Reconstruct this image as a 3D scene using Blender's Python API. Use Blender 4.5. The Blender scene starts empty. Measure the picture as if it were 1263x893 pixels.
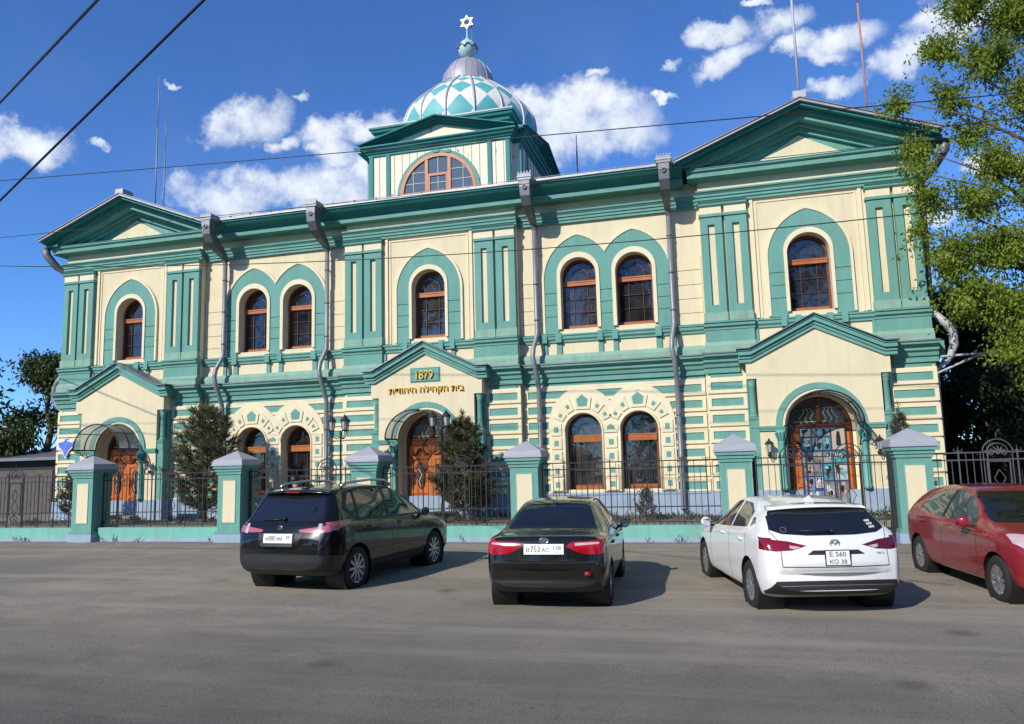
import bpy, bmesh, math, random
import numpy as np
from mathutils import Vector, Matrix
from mathutils.geometry import tessellate_polygon
from mathutils.bvhtree import BVHTree
from mathutils.interpolate import poly_3d_calc
R = math.radians
rnd = random.Random(7)
SC = bpy.context.scene
COL = SC.collection

# ------------------------------------------------------------------ camera
cam_d = bpy.data.cameras.new('camera'); cam = bpy.data.objects.new('camera', cam_d); COL.objects.link(cam)
YAW, PITCH, ROLL = -0.2635, 0.1275, -0.0266
_fw = Vector((math.sin(YAW)*math.cos(PITCH), math.cos(YAW)*math.cos(PITCH), math.sin(PITCH)))
_r0 = Vector((math.cos(YAW), -math.sin(YAW), 0)); _u0 = _r0.cross(_fw)
_r = _r0*math.cos(ROLL) + _u0*math.sin(ROLL); _u = -_r0*math.sin(ROLL) + _u0*math.cos(ROLL)
cam.matrix_world = Matrix(((_r.x, _u.x, -_fw.x, 8.556), (_r.y, _u.y, -_fw.y, -21.943), (_r.z, _u.z, -_fw.z, .971), (0, 0, 0, 1)))
cam_d.sensor_width = 36; cam_d.lens = 940/1263*36; cam_d.shift_y = 0.0031
cam_d.clip_start = .1; cam_d.clip_end = 2000
SC.camera = cam

# ------------------------------------------------------------------ sun and sky
SUNV = Vector((-.50, -1.0, .70)).normalized()          # direction towards the sun
SUN_EL = math.asin(SUNV.z); SUN_AZ = math.atan2(SUNV.x, SUNV.y)
sun_d = bpy.data.lights.new('sun', 'SUN'); sun = bpy.data.objects.new('sun', sun_d); COL.objects.link(sun)
sun_d.energy = 4.6; sun_d.angle = R(.5); sun_d.color = (1, .95, .86)
sun.rotation_euler = SUNV.to_track_quat('Z', 'Y').to_euler()
sun.location = (-30, -60, 45)

CLOUDS = [
(-0.52,0.75,0.41,16.803,7.243,8.048,-5.313,-19.185,28.359),
(-0.493,0.777,0.391,40.339,19.925,11.252,-1.738,-39.105,75.478),
(-0.445,0.799,0.405,23.526,12.193,1.814,6.024,-17.849,41.831),
(-0.445,0.809,0.385,29.61,15.305,2.08,5.742,-16.807,41.934),
(-0.397,0.822,0.408,15.111,6.913,0.773,7.282,-21.573,50.56),
(-0.468,0.765,0.443,64.387,35.411,6.809,18.309,-55.44,115.193),
(-0.516,0.789,0.333,8.089,5.188,0.25,5.357,-9.88,31.712),
(-0.558,0.768,0.316,14.018,9.573,1.49,5.119,-14.328,43.912),
(-0.44,0.83,0.343,12.563,6.374,0.68,3.244,-9.219,26.461),
(-0.392,0.845,0.364,14.937,6.683,0.554,3.362,-9.684,26.13),
(-0.135,0.894,0.427,13.01,2.391,-0.886,3.581,-10.735,23.593),
(-0.163,0.901,0.402,13.738,2.829,-0.766,2.56,-7.567,17.971),
(-0.098,0.91,0.402,19.56,2.823,-1.612,3.255,-9.643,22.599),
(-0.198,0.878,0.435,24.063,5.914,-0.965,5.472,-16.444,35.692),
(-0.709,0.615,0.346,13.326,13.364,3.564,4.87,-14.277,35.327),
(-0.696,0.633,0.338,36.439,35.329,8.828,4.659,-13.541,34.959),
(0.024,0.87,0.492,30.922,-2.125,2.229,-5.343,-27.126,48.249),
(0.027,0.885,0.464,22.768,-3.664,5.651,-16.387,-25.459,49.515),
(0.087,0.868,0.489,27.789,-4.743,3.479,-9.222,-22.952,42.37),
(0.108,0.88,0.462,35.226,-0.813,-6.677,9.168,-28.348,51.816),
(0.155,0.874,0.461,20.839,-3.437,-0.47,-2.344,-19.34,37.492),
(0.133,0.885,0.446,26.465,-1.338,-5.265,11.611,-35.719,67.436),
(0.154,0.898,0.412,33.247,-5.224,-1.057,-2.573,-29.604,65.397),
(0.23,0.872,0.432,18.526,-7.391,5.052,-16.071,-14.458,37.778),
(0.27,0.851,0.45,15.257,-6.284,2.742,-12.043,-14.29,34.264),
(0.297,0.841,0.452,18.75,-3.531,-5.757,7.789,-24.45,40.364),
(-0.042,0.902,0.43,55.611,5.471,-6.095,23.549,-71.008,151.131),
(-0.03,0.882,0.47,68.65,-10.597,24.322,-46.261,-57.803,105.392),
(0.306,0.905,0.296,26.896,-7.092,-6.089,6.822,-19.647,53.015),
(0.254,0.932,0.26,35.04,-7.772,-6.334,7.758,-21.449,69.231),
(0.066,0.857,0.511,76.086,2.194,-13.463,29.535,-92.839,151.788),
(-0.654,0.665,0.36,68.559,59.54,14.658,23.365,-68.536,169.109),
(-0.575,0.69,0.438,97.119,69.153,18.579,39.343,-119.843,240.41),
(-0.116,0.878,0.464,61.662,0.903,13.714,-26.569,-69.047,124.007)
]
CLOUD_AMP = {}
world = bpy.data.worlds.new('World'); SC.world = world; world.use_nodes = True
def build_world():
    nt = world.node_tree; N = nt.nodes; L = nt.links; N.clear()
    out = N.new('ShaderNodeOutputWorld'); bg = N.new('ShaderNodeBackground'); L.new(bg.outputs[0], out.inputs[0])
    bg.inputs[1].default_value = .115
    sky = N.new('ShaderNodeTexSky'); sky.sky_type = 'NISHITA'; sky.sun_disc = False
    sky.sun_elevation = SUN_EL; sky.sun_rotation = SUN_AZ
    sky.air_density = .8; sky.dust_density = 0.0; sky.ozone_density = 3.0; sky.altitude = 400
    hsv = N.new('ShaderNodeHueSaturation'); hsv.inputs['Hue'].default_value = .5; hsv.inputs['Saturation'].default_value = 1.0; hsv.inputs['Value'].default_value = 1.0
    L.new(sky.outputs[0], hsv.inputs['Color'])
    tint = N.new('ShaderNodeMix'); tint.data_type = 'RGBA'; tint.blend_type = 'MULTIPLY'; tint.inputs['Factor'].default_value = 1; L.new(hsv.outputs[0], tint.inputs['A']); tint.inputs['B'].default_value = (.70, 1.10, 1.62, 1)
    tc = N.new('ShaderNodeTexCoord')
    def vm(op, a, b=None):
        n = N.new('ShaderNodeVectorMath'); n.operation = op
        for i, v in enumerate((a, b)):
            if v is None: continue
            if isinstance(v, (tuple, list)): n.inputs[i].default_value = v
            else: L.new(v, n.inputs[i])
        return n.outputs['Value'] if op in ('DOT_PRODUCT', 'LENGTH') else n.outputs[0]
    def ma(op, a, b=None, c=None, clamp=False):
        n = N.new('ShaderNodeMath'); n.operation = op; n.use_clamp = clamp
        for i, v in enumerate((a, b, c)):
            if v is None: continue
            if isinstance(v, (int, float)): n.inputs[i].default_value = v
            else: L.new(v, n.inputs[i])
        return n.outputs[0]
    D = vm('NORMALIZE', tc.outputs['Generated'])
    nz = N.new('ShaderNodeTexNoise'); nz.noise_dimensions = '3D'; nz.inputs['Scale'].default_value = 9; nz.inputs['Detail'].default_value = 9; nz.inputs['Roughness'].default_value = .6
    L.new(D, nz.inputs['Vector'])
    nz2 = N.new('ShaderNodeTexNoise'); nz2.inputs['Scale'].default_value = 30; nz2.inputs['Detail'].default_value = 6; nz2.inputs['Roughness'].default_value = .6
    L.new(D, nz2.inputs['Vector'])
    warp = vm('SCALE', vm('SUBTRACT', nz.outputs['Color'], (.5, .5, .5))); warp.node.inputs['Scale'].default_value = .07
    warp2 = vm('SCALE', vm('SUBTRACT', nz2.outputs['Color'], (.5, .5, .5))); warp2.node.inputs['Scale'].default_value = .040
    DW = vm('ADD', vm('ADD', D, warp), warp2)
    best = None; top = None
    for c in CLOUDS:
        d = c[0:3]; e1 = tuple(.90*q for q in c[3:6]); e2 = tuple(.90*q for q in c[6:9])
        off = vm('SUBTRACT', DW, d)
        u = vm('DOT_PRODUCT', off, e1); v = vm('DOT_PRODUCT', off, e2)
        # tops puff out, bases stay flat
        v2 = ma('MULTIPLY', v, ma('MULTIPLY_ADD', ma('LESS_THAN', v, 0.0), .35, 1.0))
        f = ma('SUBTRACT', 1.0, ma('ADD', ma('MULTIPLY', u, u), ma('MULTIPLY', v2, v2)))
        f = ma('MAXIMUM', f, -1.5)
        t = ma('ADD', ma('MULTIPLY', v, .5), .5, clamp=True)
        if best is None: best, top = f, ma('MULTIPLY', t, ma('MAXIMUM', f, 0.0)); wsum = ma('MAXIMUM', f, 0.0)
        else:
            best = ma('SMOOTH_MAX', best, f, .35); best.node
            g = ma('MAXIMUM', f, 0.0)
            top = ma('MULTIPLY_ADD', t, g, top); wsum = ma('ADD', wsum, g)
    hb = ma('DIVIDE', top, ma('MAXIMUM', wsum, .02))
    dens = ma('ADD', best, ma('MULTIPLY', ma('SUBTRACT', nz2.outputs['Fac'], .53), 2.3))
    mr = N.new('ShaderNodeMapRange'); mr.interpolation_type = 'SMOOTHSTEP'; L.new(dens, mr.inputs['Value'])
    mr.inputs['From Min'].default_value = -.30; mr.inputs['From Max'].default_value = 1.15; mr.inputs['To Min'].default_value = 0; mr.inputs['To Max'].default_value = .97
    # faint high haze wisps
    nz3 = N.new('ShaderNodeTexNoise'); nz3.inputs['Scale'].default_value = 3.2; nz3.inputs['Detail'].default_value = 7
    L.new(D, nz3.inputs['Vector'])
    wisp = N.new('ShaderNodeMapRange'); L.new(nz3.outputs['Fac'], wisp.inputs['Value']); wisp.inputs['From Min'].default_value = .52; wisp.inputs['From Max'].default_value = .85; wisp.inputs['To Max'].default_value = .10
    shade = ma('ADD', ma('MULTIPLY', hb, .75), ma('MULTIPLY', nz2.outputs['Fac'], .55), clamp=True)
    cr = N.new('ShaderNodeMix'); cr.data_type = 'RGBA'; L.new(shade, cr.inputs['Factor'])
    cr.inputs['A'].default_value = (3.4, 4.4, 6.0, 1); cr.inputs['B'].default_value = (8.6, 8.9, 9.3, 1)
    fac = ma('MAXIMUM', mr.outputs[0], wisp.outputs[0])
    mx = N.new('ShaderNodeMix'); mx.data_type = 'RGBA'; L.new(fac, mx.inputs['Factor']); L.new(tint.outputs['Result'], mx.inputs['A']); L.new(cr.outputs['Result'], mx.inputs['B'])
    L.new(mx.outputs['Result'], bg.inputs[0])
build_world()
SC.view_settings.view_transform = 'Standard'; SC.view_settings.look = 'None'
SC.view_settings.exposure = 0.09; SC.view_settings.gamma = 1; SC.view_settings.use_curve_mapping = False
SC.cycles.max_bounces = 8; SC.cycles.transparent_max_bounces = 12

# ------------------------------------------------------------------ materials
MATS = {}
def mat(name, col, rough=.7, metal=0, spec=.5, coat=0, var=.0, vscale=6, bump=0, bscale=40, col2=None, trans=0, alpha=1, emit=None, streak=0, sub=0, ior=1.45):
    m = bpy.data.materials.new(name); m.use_nodes = True
    nt = m.node_tree; N = nt.nodes; L = nt.links; b = N['Principled BSDF']
    b.inputs['Base Color'].default_value = (*col, 1); b.inputs['Roughness'].default_value = rough; b.inputs['Metallic'].default_value = metal
    b.inputs['Specular IOR Level'].default_value = spec; b.inputs['Coat Weight'].default_value = coat; b.inputs['Coat Roughness'].default_value = .03
    b.inputs['Transmission Weight'].default_value = trans; b.inputs['Alpha'].default_value = alpha; b.inputs['IOR'].default_value = ior
    if emit: b.inputs['Emission Color'].default_value = (*emit[0], 1); b.inputs['Emission Strength'].default_value = emit[1]
    tc = N.new('ShaderNodeTexCoord')
    if var or col2:
        nz = N.new('ShaderNodeTexNoise'); nz.inputs['Scale'].default_value = vscale; nz.inputs['Detail'].default_value = 7; nz.inputs['Roughness'].default_value = .65
        if streak:
            mp = N.new('ShaderNodeMapping'); mp.inputs['Scale'].default_value = (1, 1, 1/streak); L.new(tc.outputs['Object'], mp.inputs['Vector']); L.new(mp.outputs[0], nz.inputs['Vector'])
        else: L.new(tc.outputs['Object'], nz.inputs['Vector'])
        mr = N.new('ShaderNodeMapRange'); L.new(nz.outputs['Fac'], mr.inputs['Value']); mr.inputs['From Min'].default_value = .32; mr.inputs['From Max'].default_value = .68
        mx = N.new('ShaderNodeMix'); mx.data_type = 'RGBA'; L.new(mr.outputs[0], mx.inputs['Factor'])
        c2 = col2 if col2 else tuple(c*(1+var) for c in col); c1 = col if col2 else tuple(c*(1-var) for c in col)
        mx.inputs['A'].default_value = (*c1, 1); mx.inputs['B'].default_value = (*c2, 1); L.new(mx.outputs['Result'], b.inputs['Base Color'])
    if bump:
        nb = N.new('ShaderNodeTexNoise'); nb.inputs['Scale'].default_value = bscale; nb.inputs['Detail'].default_value = 5; L.new(tc.outputs['Object'], nb.inputs['Vector'])
        bp = N.new('ShaderNodeBump'); bp.inputs['Strength'].default_value = bump; bp.inputs['Distance'].default_value = .02; L.new(nb.outputs['Fac'], bp.inputs['Height']); L.new(bp.outputs[0], b.inputs['Normal'])
    MATS[name] = m
    return m
M = MATS
mat('cream', (.68, .595, .395), .85, var=.045, vscale=1.3, bump=.25, bscale=60, spec=.2, streak=3)
mat('cream_trim', (.73, .645, .44), .8, var=.03, vscale=3, bump=.15, bscale=60, spec=.2)
mat('teal', (.130, .312, .262), .7, var=.11, vscale=2.2, bump=.2, bscale=55, spec=.25, streak=4)
mat('teal_pale', (.15, .37, .325), .75, var=.12, vscale=2.5, bump=.2, bscale=50, spec=.2)
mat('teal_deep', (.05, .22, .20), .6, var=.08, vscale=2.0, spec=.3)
mat('teal_wood_shade', (.028, .205, .19), .6, var=.10, vscale=2.0, spec=.3)  # deep tower trim paint; on the eaves and rakes it paints in shade
mat('pane_sky_reflection', (.10, .13, .16), .05, spec=.7)  # lunette glass lightened, cloud reflection put into its colour
mat('teal_dusty', (.19, .36, .28), .85, col2=(.26, .40, .31), vscale=4, spec=.2)
mat('teal_kerb', (.15, .42, .35), .8, col2=(.20, .46, .385), vscale=3, spec=.2, bump=.2)
mat('bluegrey', (.29, .37, .48), .8, var=.06, vscale=2, bump=.2, spec=.2)
mat('roof_metal', (.20, .20, .22), .5, metal=.5, var=.12, vscale=2)
mat('gutter', (.33, .33, .33), .5, metal=.35, var=.15, vscale=5)
mat('zinc', (.23, .24, .26), .5, metal=.35, var=.15, vscale=5, streak=4)
mat('zinc_dark', (.17, .18, .19), .55, metal=.5, var=.15, vscale=6)
mat('zinc_white', (.42, .42, .44), .6, metal=.1, var=.08, vscale=6)
mat('wood', (.46, .15, .042), .4, col2=(.34, .10, .028), vscale=7, spec=.4, streak=6)
mat('wood_door', (.56, .165, .034), .35, col2=(.40, .10, .022), vscale=6, spec=.5, streak=7)
mat('wood_dark', (.20, .055, .017), .4, col2=(.13, .035, .011), vscale=8, spec=.4)
mat('pane', (.012, .014, .016), .04, spec=.75, ior=1.6)
mat('wood_frame', (.17, .055, .02), .45, col2=(.12, .035, .014), vscale=8)
mat('gold_dim', (.60, .43, .18), .4, metal=.3)
mat('pane_b', (.03, .033, .036), .05, spec=.75, ior=1.6, col2=(.008, .009, .01), vscale=1.6)
mat('pane_c', (.055, .052, .046), .05, spec=.75, ior=1.6, col2=(.012, .013, .014), vscale=2.2)
mat('pane_soft', (.05, .05, .045), .12, spec=.6)
mat('curtain', (.20, .20, .19), .9, var=.3, vscale=3)
mat('gold', (.72, .42, .07), .38, metal=.35, var=.1)
mat('gold_pale', (.78, .62, .36), .4, metal=.3)
mat('iron', (.030, .030, .034), .55, metal=.3, var=.2)
mat('iron_grey', (.10, .10, .105), .55, metal=.3, var=.2)
mat('cap_grey', (.37, .38, .41), .55, metal=.15, var=.06, vscale=3)
mat('cap_edge', (.35, .35, .42), .6, metal=.1)
mat('black', (.012, .012, .013), .45)
mat('white', (.8, .8, .78), .5)
mat('dome_white', (.76, .74, .64), .6, var=.05, vscale=3)
mat('dome_cap', (.36, .35, .38), .5, metal=.25, var=.12, vscale=5)
mat('dome_rib', (.42, .41, .42), .5, metal=.3)
mat('patina', (.34, .52, .52), .5, col2=(.46, .60, .60), vscale=8, spec=.5)
mat('asphalt', (.30, .26, .195), .93, var=.16, vscale=1.1, bump=.5, bscale=90, spec=.25)
mat('grit', (.24, .21, .165), .95, var=.3, vscale=12, bump=.8, bscale=60)
mat('tar_patch', (.12, .11, .10), .92, var=.3, vscale=30, bump=.6, bscale=80)
mat('soil', (.20, .17, .13), .95, var=.25, vscale=3, bump=.6, bscale=20)
mat('paving', (.22, .20, .17), .9, var=.15, vscale=2, bump=.3)
mat('bark', (.11, .085, .06), .95, var=.3, vscale=9, bump=.8, bscale=25, streak=5)
mat('bark_grey', (.22, .20, .17), .95, var=.3, vscale=9, bump=.6, bscale=25)
mat('rubber', (.018, .018, .018), .85)
mat('alloy', (.45, .45, .46), .35, metal=.8)
mat('chrome', (.75, .75, .76), .12, metal=1)
mat('lantern_glass', (.55, .55, .50), .25, alpha=.6)
mat('sign_blue', (.04, .09, .48), .5, col2=(.14, .24, .66), vscale=18)
mat('skin', (.50, .30, .21), .6)
mat('hair', (.008, .007, .006), .5)
mat('cloth_dark', (.02, .022, .03), .9)
mat('jeans', (.04, .055, .10), .9)
mat('pine', (.075, .085, .035), .7, col2=(.035, .05, .026), vscale=2.0, spec=.3)
mat('pine_young', (.12, .12, .06), .7, col2=(.07, .08, .04), vscale=4, spec=.3)
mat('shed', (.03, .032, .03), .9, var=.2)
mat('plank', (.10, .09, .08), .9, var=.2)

def leafmat(name, c1, c2, tr=.35):
    m = bpy.data.materials.new(name); m.use_nodes = True; nt = m.node_tree; N = nt.nodes; L = nt.links; N.clear()
    out = N.new('ShaderNodeOutputMaterial'); tc = N.new('ShaderNodeTexCoord')
    nz = N.new('ShaderNodeTexNoise'); nz.inputs['Scale'].default_value = 1.1; nz.inputs['Detail'].default_value = 8; L.new(tc.outputs['Object'], nz.inputs['Vector'])
    wn = N.new('ShaderNodeTexWhiteNoise'); wn.noise_dimensions = '1D'; ge = N.new('ShaderNodeNewGeometry'); L.new(ge.outputs['Random Per Island'], wn.inputs['W'])
    ad = N.new('ShaderNodeMath'); ad.operation = 'MULTIPLY_ADD'; L.new(wn.outputs['Value'], ad.inputs[0]); ad.inputs[1].default_value = .6; 
    sb = N.new('ShaderNodeMath'); sb.operation = 'MULTIPLY_ADD'; L.new(nz.outputs['Fac'], sb.inputs[0]); sb.inputs[1].default_value = 1.6; sb.inputs[2].default_value = -.62; L.new(sb.outputs[0], ad.inputs[2])
    mx = N.new('ShaderNodeMix'); mx.data_type = 'RGBA'; L.new(ad.outputs[0], mx.inputs['Factor']); mx.inputs['A'].default_value = (*c1, 1); mx.inputs['B'].default_value = (*c2, 1)
    b = N.new('ShaderNodeBsdfPrincipled'); b.inputs['Roughness'].default_value = .5; b.inputs['Specular IOR Level'].default_value = .35; L.new(mx.outputs['Result'], b.inputs['Base Color'])
    t = N.new('ShaderNodeBsdfTranslucent'); L.new(mx.outputs['Result'], t.inputs['Color'])
    ms = N.new('ShaderNodeMixShader'); ms.inputs[0].default_value = tr; L.new(b.outputs[0], ms.inputs[1]); L.new(t.outputs[0], ms.inputs[2]); L.new(ms.outputs[0], out.inputs[0])
    MATS[name] = m
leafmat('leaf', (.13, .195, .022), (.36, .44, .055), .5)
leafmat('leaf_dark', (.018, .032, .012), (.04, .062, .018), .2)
leafmat('leaf_mid', (.035, .06, .016), (.075, .105, .025), .3)
leafmat('needle', (.09, .10, .05), (.20, .19, .095), .3)
leafmat('needle_young', (.08, .09, .045), (.18, .175, .09), .25)
leafmat('weed', (.06, .07, .03), (.16, .15, .07), .2)

def canopy_glass():
    m = bpy.data.materials.new('canopy_glass'); m.use_nodes = True; nt = m.node_tree; N = nt.nodes; L = nt.links; N.clear()
    out = N.new('ShaderNodeOutputMaterial')
    d = N.new('ShaderNodeBsdfPrincipled'); d.inputs['Base Color'].default_value = (.46, .50, .47, 1); d.inputs['Roughness'].default_value = .25
    tl = N.new('ShaderNodeBsdfTranslucent'); tl.inputs[0].default_value = (.45, .5, .47, 1)
    t = N.new('ShaderNodeBsdfTransparent'); t.inputs[0].default_value = (.75, .8, .78, 1)
    m1 = N.new('ShaderNodeMixShader'); m1.inputs[0].default_value = .45; L.new(d.outputs[0], m1.inputs[1]); L.new(tl.outputs[0], m1.inputs[2])
    m2 = N.new('ShaderNodeMixShader'); m2.inputs[0].default_value = .45; L.new(m1.outputs[0], m2.inputs[1]); L.new(t.outputs[0], m2.inputs[2])
    L.new(m2.outputs[0], out.inputs[0]); MATS['canopy_glass'] = m
canopy_glass()

def dome_material():
    # painted diamonds: u runs across one gore, v up the meridian in units of diamond rows
    m = bpy.data.materials.new('dome_diamonds'); m.use_nodes = True; nt = m.node_tree; N = nt.nodes; L = nt.links; b = N['Principled BSDF']; b.inputs['Roughness'].default_value = .55
    uv = N.new('ShaderNodeUVMap'); uv.uv_map = 'UVMap'; sp = N.new('ShaderNodeSeparateXYZ'); L.new(uv.outputs[0], sp.inputs[0])
    def ma(op, a, bb=None):
        n = N.new('ShaderNodeMath'); n.operation = op
        for i, v in enumerate((a, bb)):
            if v is None: continue
            if isinstance(v, (int, float)): n.inputs[i].default_value = v
            else: L.new(v, n.inputs[i])
        return n.outputs[0]
    du = ma('ABSOLUTE', ma('SUBTRACT', sp.outputs[0], .5)); dv = ma('ABSOLUTE', ma('SUBTRACT', ma('FRACT', sp.outputs[1]), .5))
    s = ma('LESS_THAN', ma('ADD', du, dv), .475)
    tc = N.new('ShaderNodeTexCoord'); nz = N.new('ShaderNodeTexNoise'); nz.inputs['Scale'].default_value = 5; nz.inputs['Detail'].default_value = 8; L.new(tc.outputs['Object'], nz.inputs['Vector'])
    mx = N.new('ShaderNodeMix'); mx.data_type = 'RGBA'; L.new(s, mx.inputs['Factor']); mx.inputs['A'].default_value = (.76, .73, .62, 1); mx.inputs['B'].default_value = (.115, .40, .40, 1)
    m2 = N.new('ShaderNodeMix'); m2.data_type = 'RGBA'; m2.blend_type = 'MULTIPLY'; m2.inputs['Factor'].default_value = .35; L.new(mx.outputs['Result'], m2.inputs['A']); L.new(nz.outputs['Fac'], m2.inputs['B'])
    m3 = N.new('ShaderNodeMix'); m3.data_type = 'RGBA'; m3.blend_type = 'MULTIPLY'; m3.inputs['Factor'].default_value = 1; L.new(m2.outputs['Result'], m3.inputs['A']); m3.inputs['B'].default_value = (1.2, 1.2, 1.2, 1)
    L.new(m3.outputs['Result'], b.inputs['Base Color']); MATS['dome_diamonds'] = m
dome_material()

def peeling():
    # cream boards with flaked grey patches
    m = mat('boards', (.76, .71, .54), .75, var=.04, vscale=4, spec=.2)
    nt = m.node_tree; N = nt.nodes; L = nt.links; b = N['Principled BSDF']; src = b.inputs['Base Color'].links[0].from_socket
    tc = N.new('ShaderNodeTexCoord'); mp = N.new('ShaderNodeMapping'); mp.inputs['Scale'].default_value = (3, 3, 1.1); L.new(tc.outputs['Object'], mp.inputs[0])
    nz = N.new('ShaderNodeTexNoise'); nz.inputs['Scale'].default_value = 1.6; nz.inputs['Detail'].default_value = 9; L.new(mp.outputs[0], nz.inputs['Vector'])
    mr = N.new('ShaderNodeMapRange'); L.new(nz.outputs['Fac'], mr.inputs['Value']); mr.inputs['From Min'].default_value = .66; mr.inputs['From Max'].default_value = .69
    mx = N.new('ShaderNodeMix'); mx.data_type = 'RGBA'; L.new(mr.outputs[0], mx.inputs['Factor']); L.new(src, mx.inputs['A']); mx.inputs['B'].default_value = (.30, .28, .24, 1)
    L.new(mx.outputs['Result'], b.inputs['Base Color'])
peeling()
def wavy(name, k=.05, sc=2.2):
    nt = MATS[name].node_tree; N = nt.nodes; L = nt.links; tc = N.new('ShaderNodeTexCoord'); nz = N.new('ShaderNodeTexNoise'); nz.inputs['Scale'].default_value = sc; nz.inputs['Detail'].default_value = 2
    L.new(tc.outputs['Object'], nz.inputs['Vector']); bp = N.new('ShaderNodeBump'); bp.inputs['Strength'].default_value = k; bp.inputs['Distance'].default_value = .2; L.new(nz.outputs['Fac'], bp.inputs['Height']); L.new(bp.outputs[0], N['Principled BSDF'].inputs['Normal'])
for q in ('pane', 'pane_b', 'pane_c', 'pane_sky_reflection'): wavy(q)
def weathered(name, stain, amount, chips=None):
    """rain streaks, blotchy fading and (optionally) flaked chips over a paint"""
    nt = MATS[name].node_tree; N = nt.nodes; L = nt.links; b = N['Principled BSDF']; src = b.inputs['Base Color'].links[0].from_socket; tc = N.new('ShaderNodeTexCoord')
    def layer(src, scale, xyz, lo, hi, col, amt):
        mp = N.new('ShaderNodeMapping'); mp.inputs['Scale'].default_value = xyz; L.new(tc.outputs['Object'], mp.inputs[0]); nz = N.new('ShaderNodeTexNoise'); nz.inputs['Scale'].default_value = scale; nz.inputs['Detail'].default_value = 8; nz.inputs['Roughness'].default_value = .6; L.new(mp.outputs[0], nz.inputs['Vector'])
        mr = N.new('ShaderNodeMapRange'); L.new(nz.outputs['Fac'], mr.inputs['Value']); mr.inputs['From Min'].default_value = lo; mr.inputs['From Max'].default_value = hi; mr.inputs['To Max'].default_value = amt
        mx = N.new('ShaderNodeMix'); mx.data_type = 'RGBA'; L.new(mr.outputs[0], mx.inputs['Factor']); L.new(src, mx.inputs['A']); mx.inputs['B'].default_value = (*col, 1); return mx.outputs['Result']
    src = layer(src, 1.0, (4.5, 4.5, .35), .50, .74, stain, amount)
    src = layer(src, .9, (1, 1, 1), .54, .72, stain, amount*.7)
    if chips: src = layer(src, 7, (1, 1, 1), .69, .71, chips, .8)
    L.new(src, b.inputs['Base Color'])
weathered('cream', (.42, .36, .25), .30); weathered('cream_trim', (.45, .39, .28), .22)
weathered('teal', (.15, .26, .21), .45, (.22, .36, .32)); weathered('teal_kerb', (.20, .27, .23), .65, (.42, .44, .40)); weathered('bluegrey', (.26, .28, .28), .6, (.40, .40, .38)); weathered('teal_dusty', (.20, .24, .20), .6); weathered('teal_wood_shade', (.03, .14, .13), .4, (.30, .36, .32))
def carpaint(name, col, metal=0, rough=.3, dust=.0):
    m = mat(name, col, rough, metal=metal, coat=1.0, spec=.15)
    nt = m.node_tree; N = nt.nodes; L = nt.links; b = N['Principled BSDF']
    if dust:
        tc = N.new('ShaderNodeTexCoord'); nz = N.new('ShaderNodeTexNoise'); nz.inputs['Scale'].default_value = 3; nz.inputs['Detail'].default_value = 8; L.new(tc.outputs['Object'], nz.inputs['Vector'])
        mr = N.new('ShaderNodeMapRange'); L.new(nz.outputs['Fac'], mr.inputs['Value']); mr.inputs['From Min'].default_value = .3; mr.inputs['From Max'].default_value = .8; mr.inputs['To Min'].default_value = dust*.3; mr.inputs['To Max'].default_value = dust
        mx = N.new('ShaderNodeMix'); mx.data_type = 'RGBA'; L.new(mr.outputs[0], mx.inputs['Factor']); mx.inputs['A'].default_value = (*col, 1); mx.inputs['B'].default_value = (.20, .17, .13, 1); L.new(mx.outputs['Result'], b.inputs['Base Color'])
        cr = N.new('ShaderNodeMapRange'); L.new(nz.outputs['Fac'], cr.inputs['Value']); cr.inputs['To Min'].default_value = .03; cr.inputs['To Max'].default_value = .06; L.new(cr.outputs[0], b.inputs['Coat Roughness'])
carpaint('paint_black', (.004, .004, .004), 0, .25, .02)
carpaint('paint_dark', (.004, .0045, .004), 0, .25, .05)
carpaint('paint_white', (.76, .76, .74), 0, .35, .06)
carpaint('paint_red', (.27, .012, .022), .25, .35, .10)
mat('car_glass', (.010, .011, .013), .03, spec=.8, ior=1.6)
mat('car_glass_light', (.045, .055, .055), .03, spec=.8, ior=1.6)
mat('lamp_red', (.36, .005, .010), .12, coat=1, var=.3, vscale=9)
mat('lamp_pink', (.40, .10, .13), .2, coat=1)
mat('lamp_clear', (.50, .40, .40), .15, coat=1, var=.2, vscale=12)
mat('lamp_darker', (.20, .004, .010), .12, coat=1)
mat('lamp_dark', (.10, .006, .012), .12, coat=1)
mat('trim', (.02, .02, .021), .55)

# ------------------------------------------------------------------ helpers
def pchip(xs, ys, x):
    xs = np.array(xs, float); ys = np.array(ys, float); h = np.diff(xs); d = np.diff(ys)/h; n = len(xs); m_ = np.zeros(n)
    for i in range(1, n-1):
        if d[i-1]*d[i] > 0: w1 = 2*h[i]+h[i-1]; w2 = h[i]+2*h[i-1]; m_[i] = (w1+w2)/(w1/d[i-1]+w2/d[i])
    m_[0] = d[0]; m_[-1] = d[-1]
    k = np.clip(np.searchsorted(xs, x)-1, 0, n-2); t = (x-xs[k])/h[k]
    return (2*t**3-3*t**2+1)*ys[k]+(t**3-2*t**2+t)*h[k]*m_[k]+(-2*t**3+3*t**2)*ys[k+1]+(t**3-t**2)*h[k]*m_[k+1]
def tag(o, label=None, cat=None, group=None, kind=None):
    if label: o['label'] = label
    if cat: o['category'] = cat
    if group: o['group'] = group
    if kind: o['kind'] = kind
    return o
def thing(name, loc, label, cat, group=None, rz=0):
    o = bpy.data.objects.new(name, None); COL.objects.link(o); o.location = loc; o.rotation_euler = (0, 0, rz); o.empty_display_size = .2
    return tag(o, label, cat, group)
def copy_tree(o, parent=None):
    c = o.copy(); COL.objects.link(c)
    c.parent = parent
    for ch in [x for x in o.children]: copy_tree(ch, c)
    return c

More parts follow.
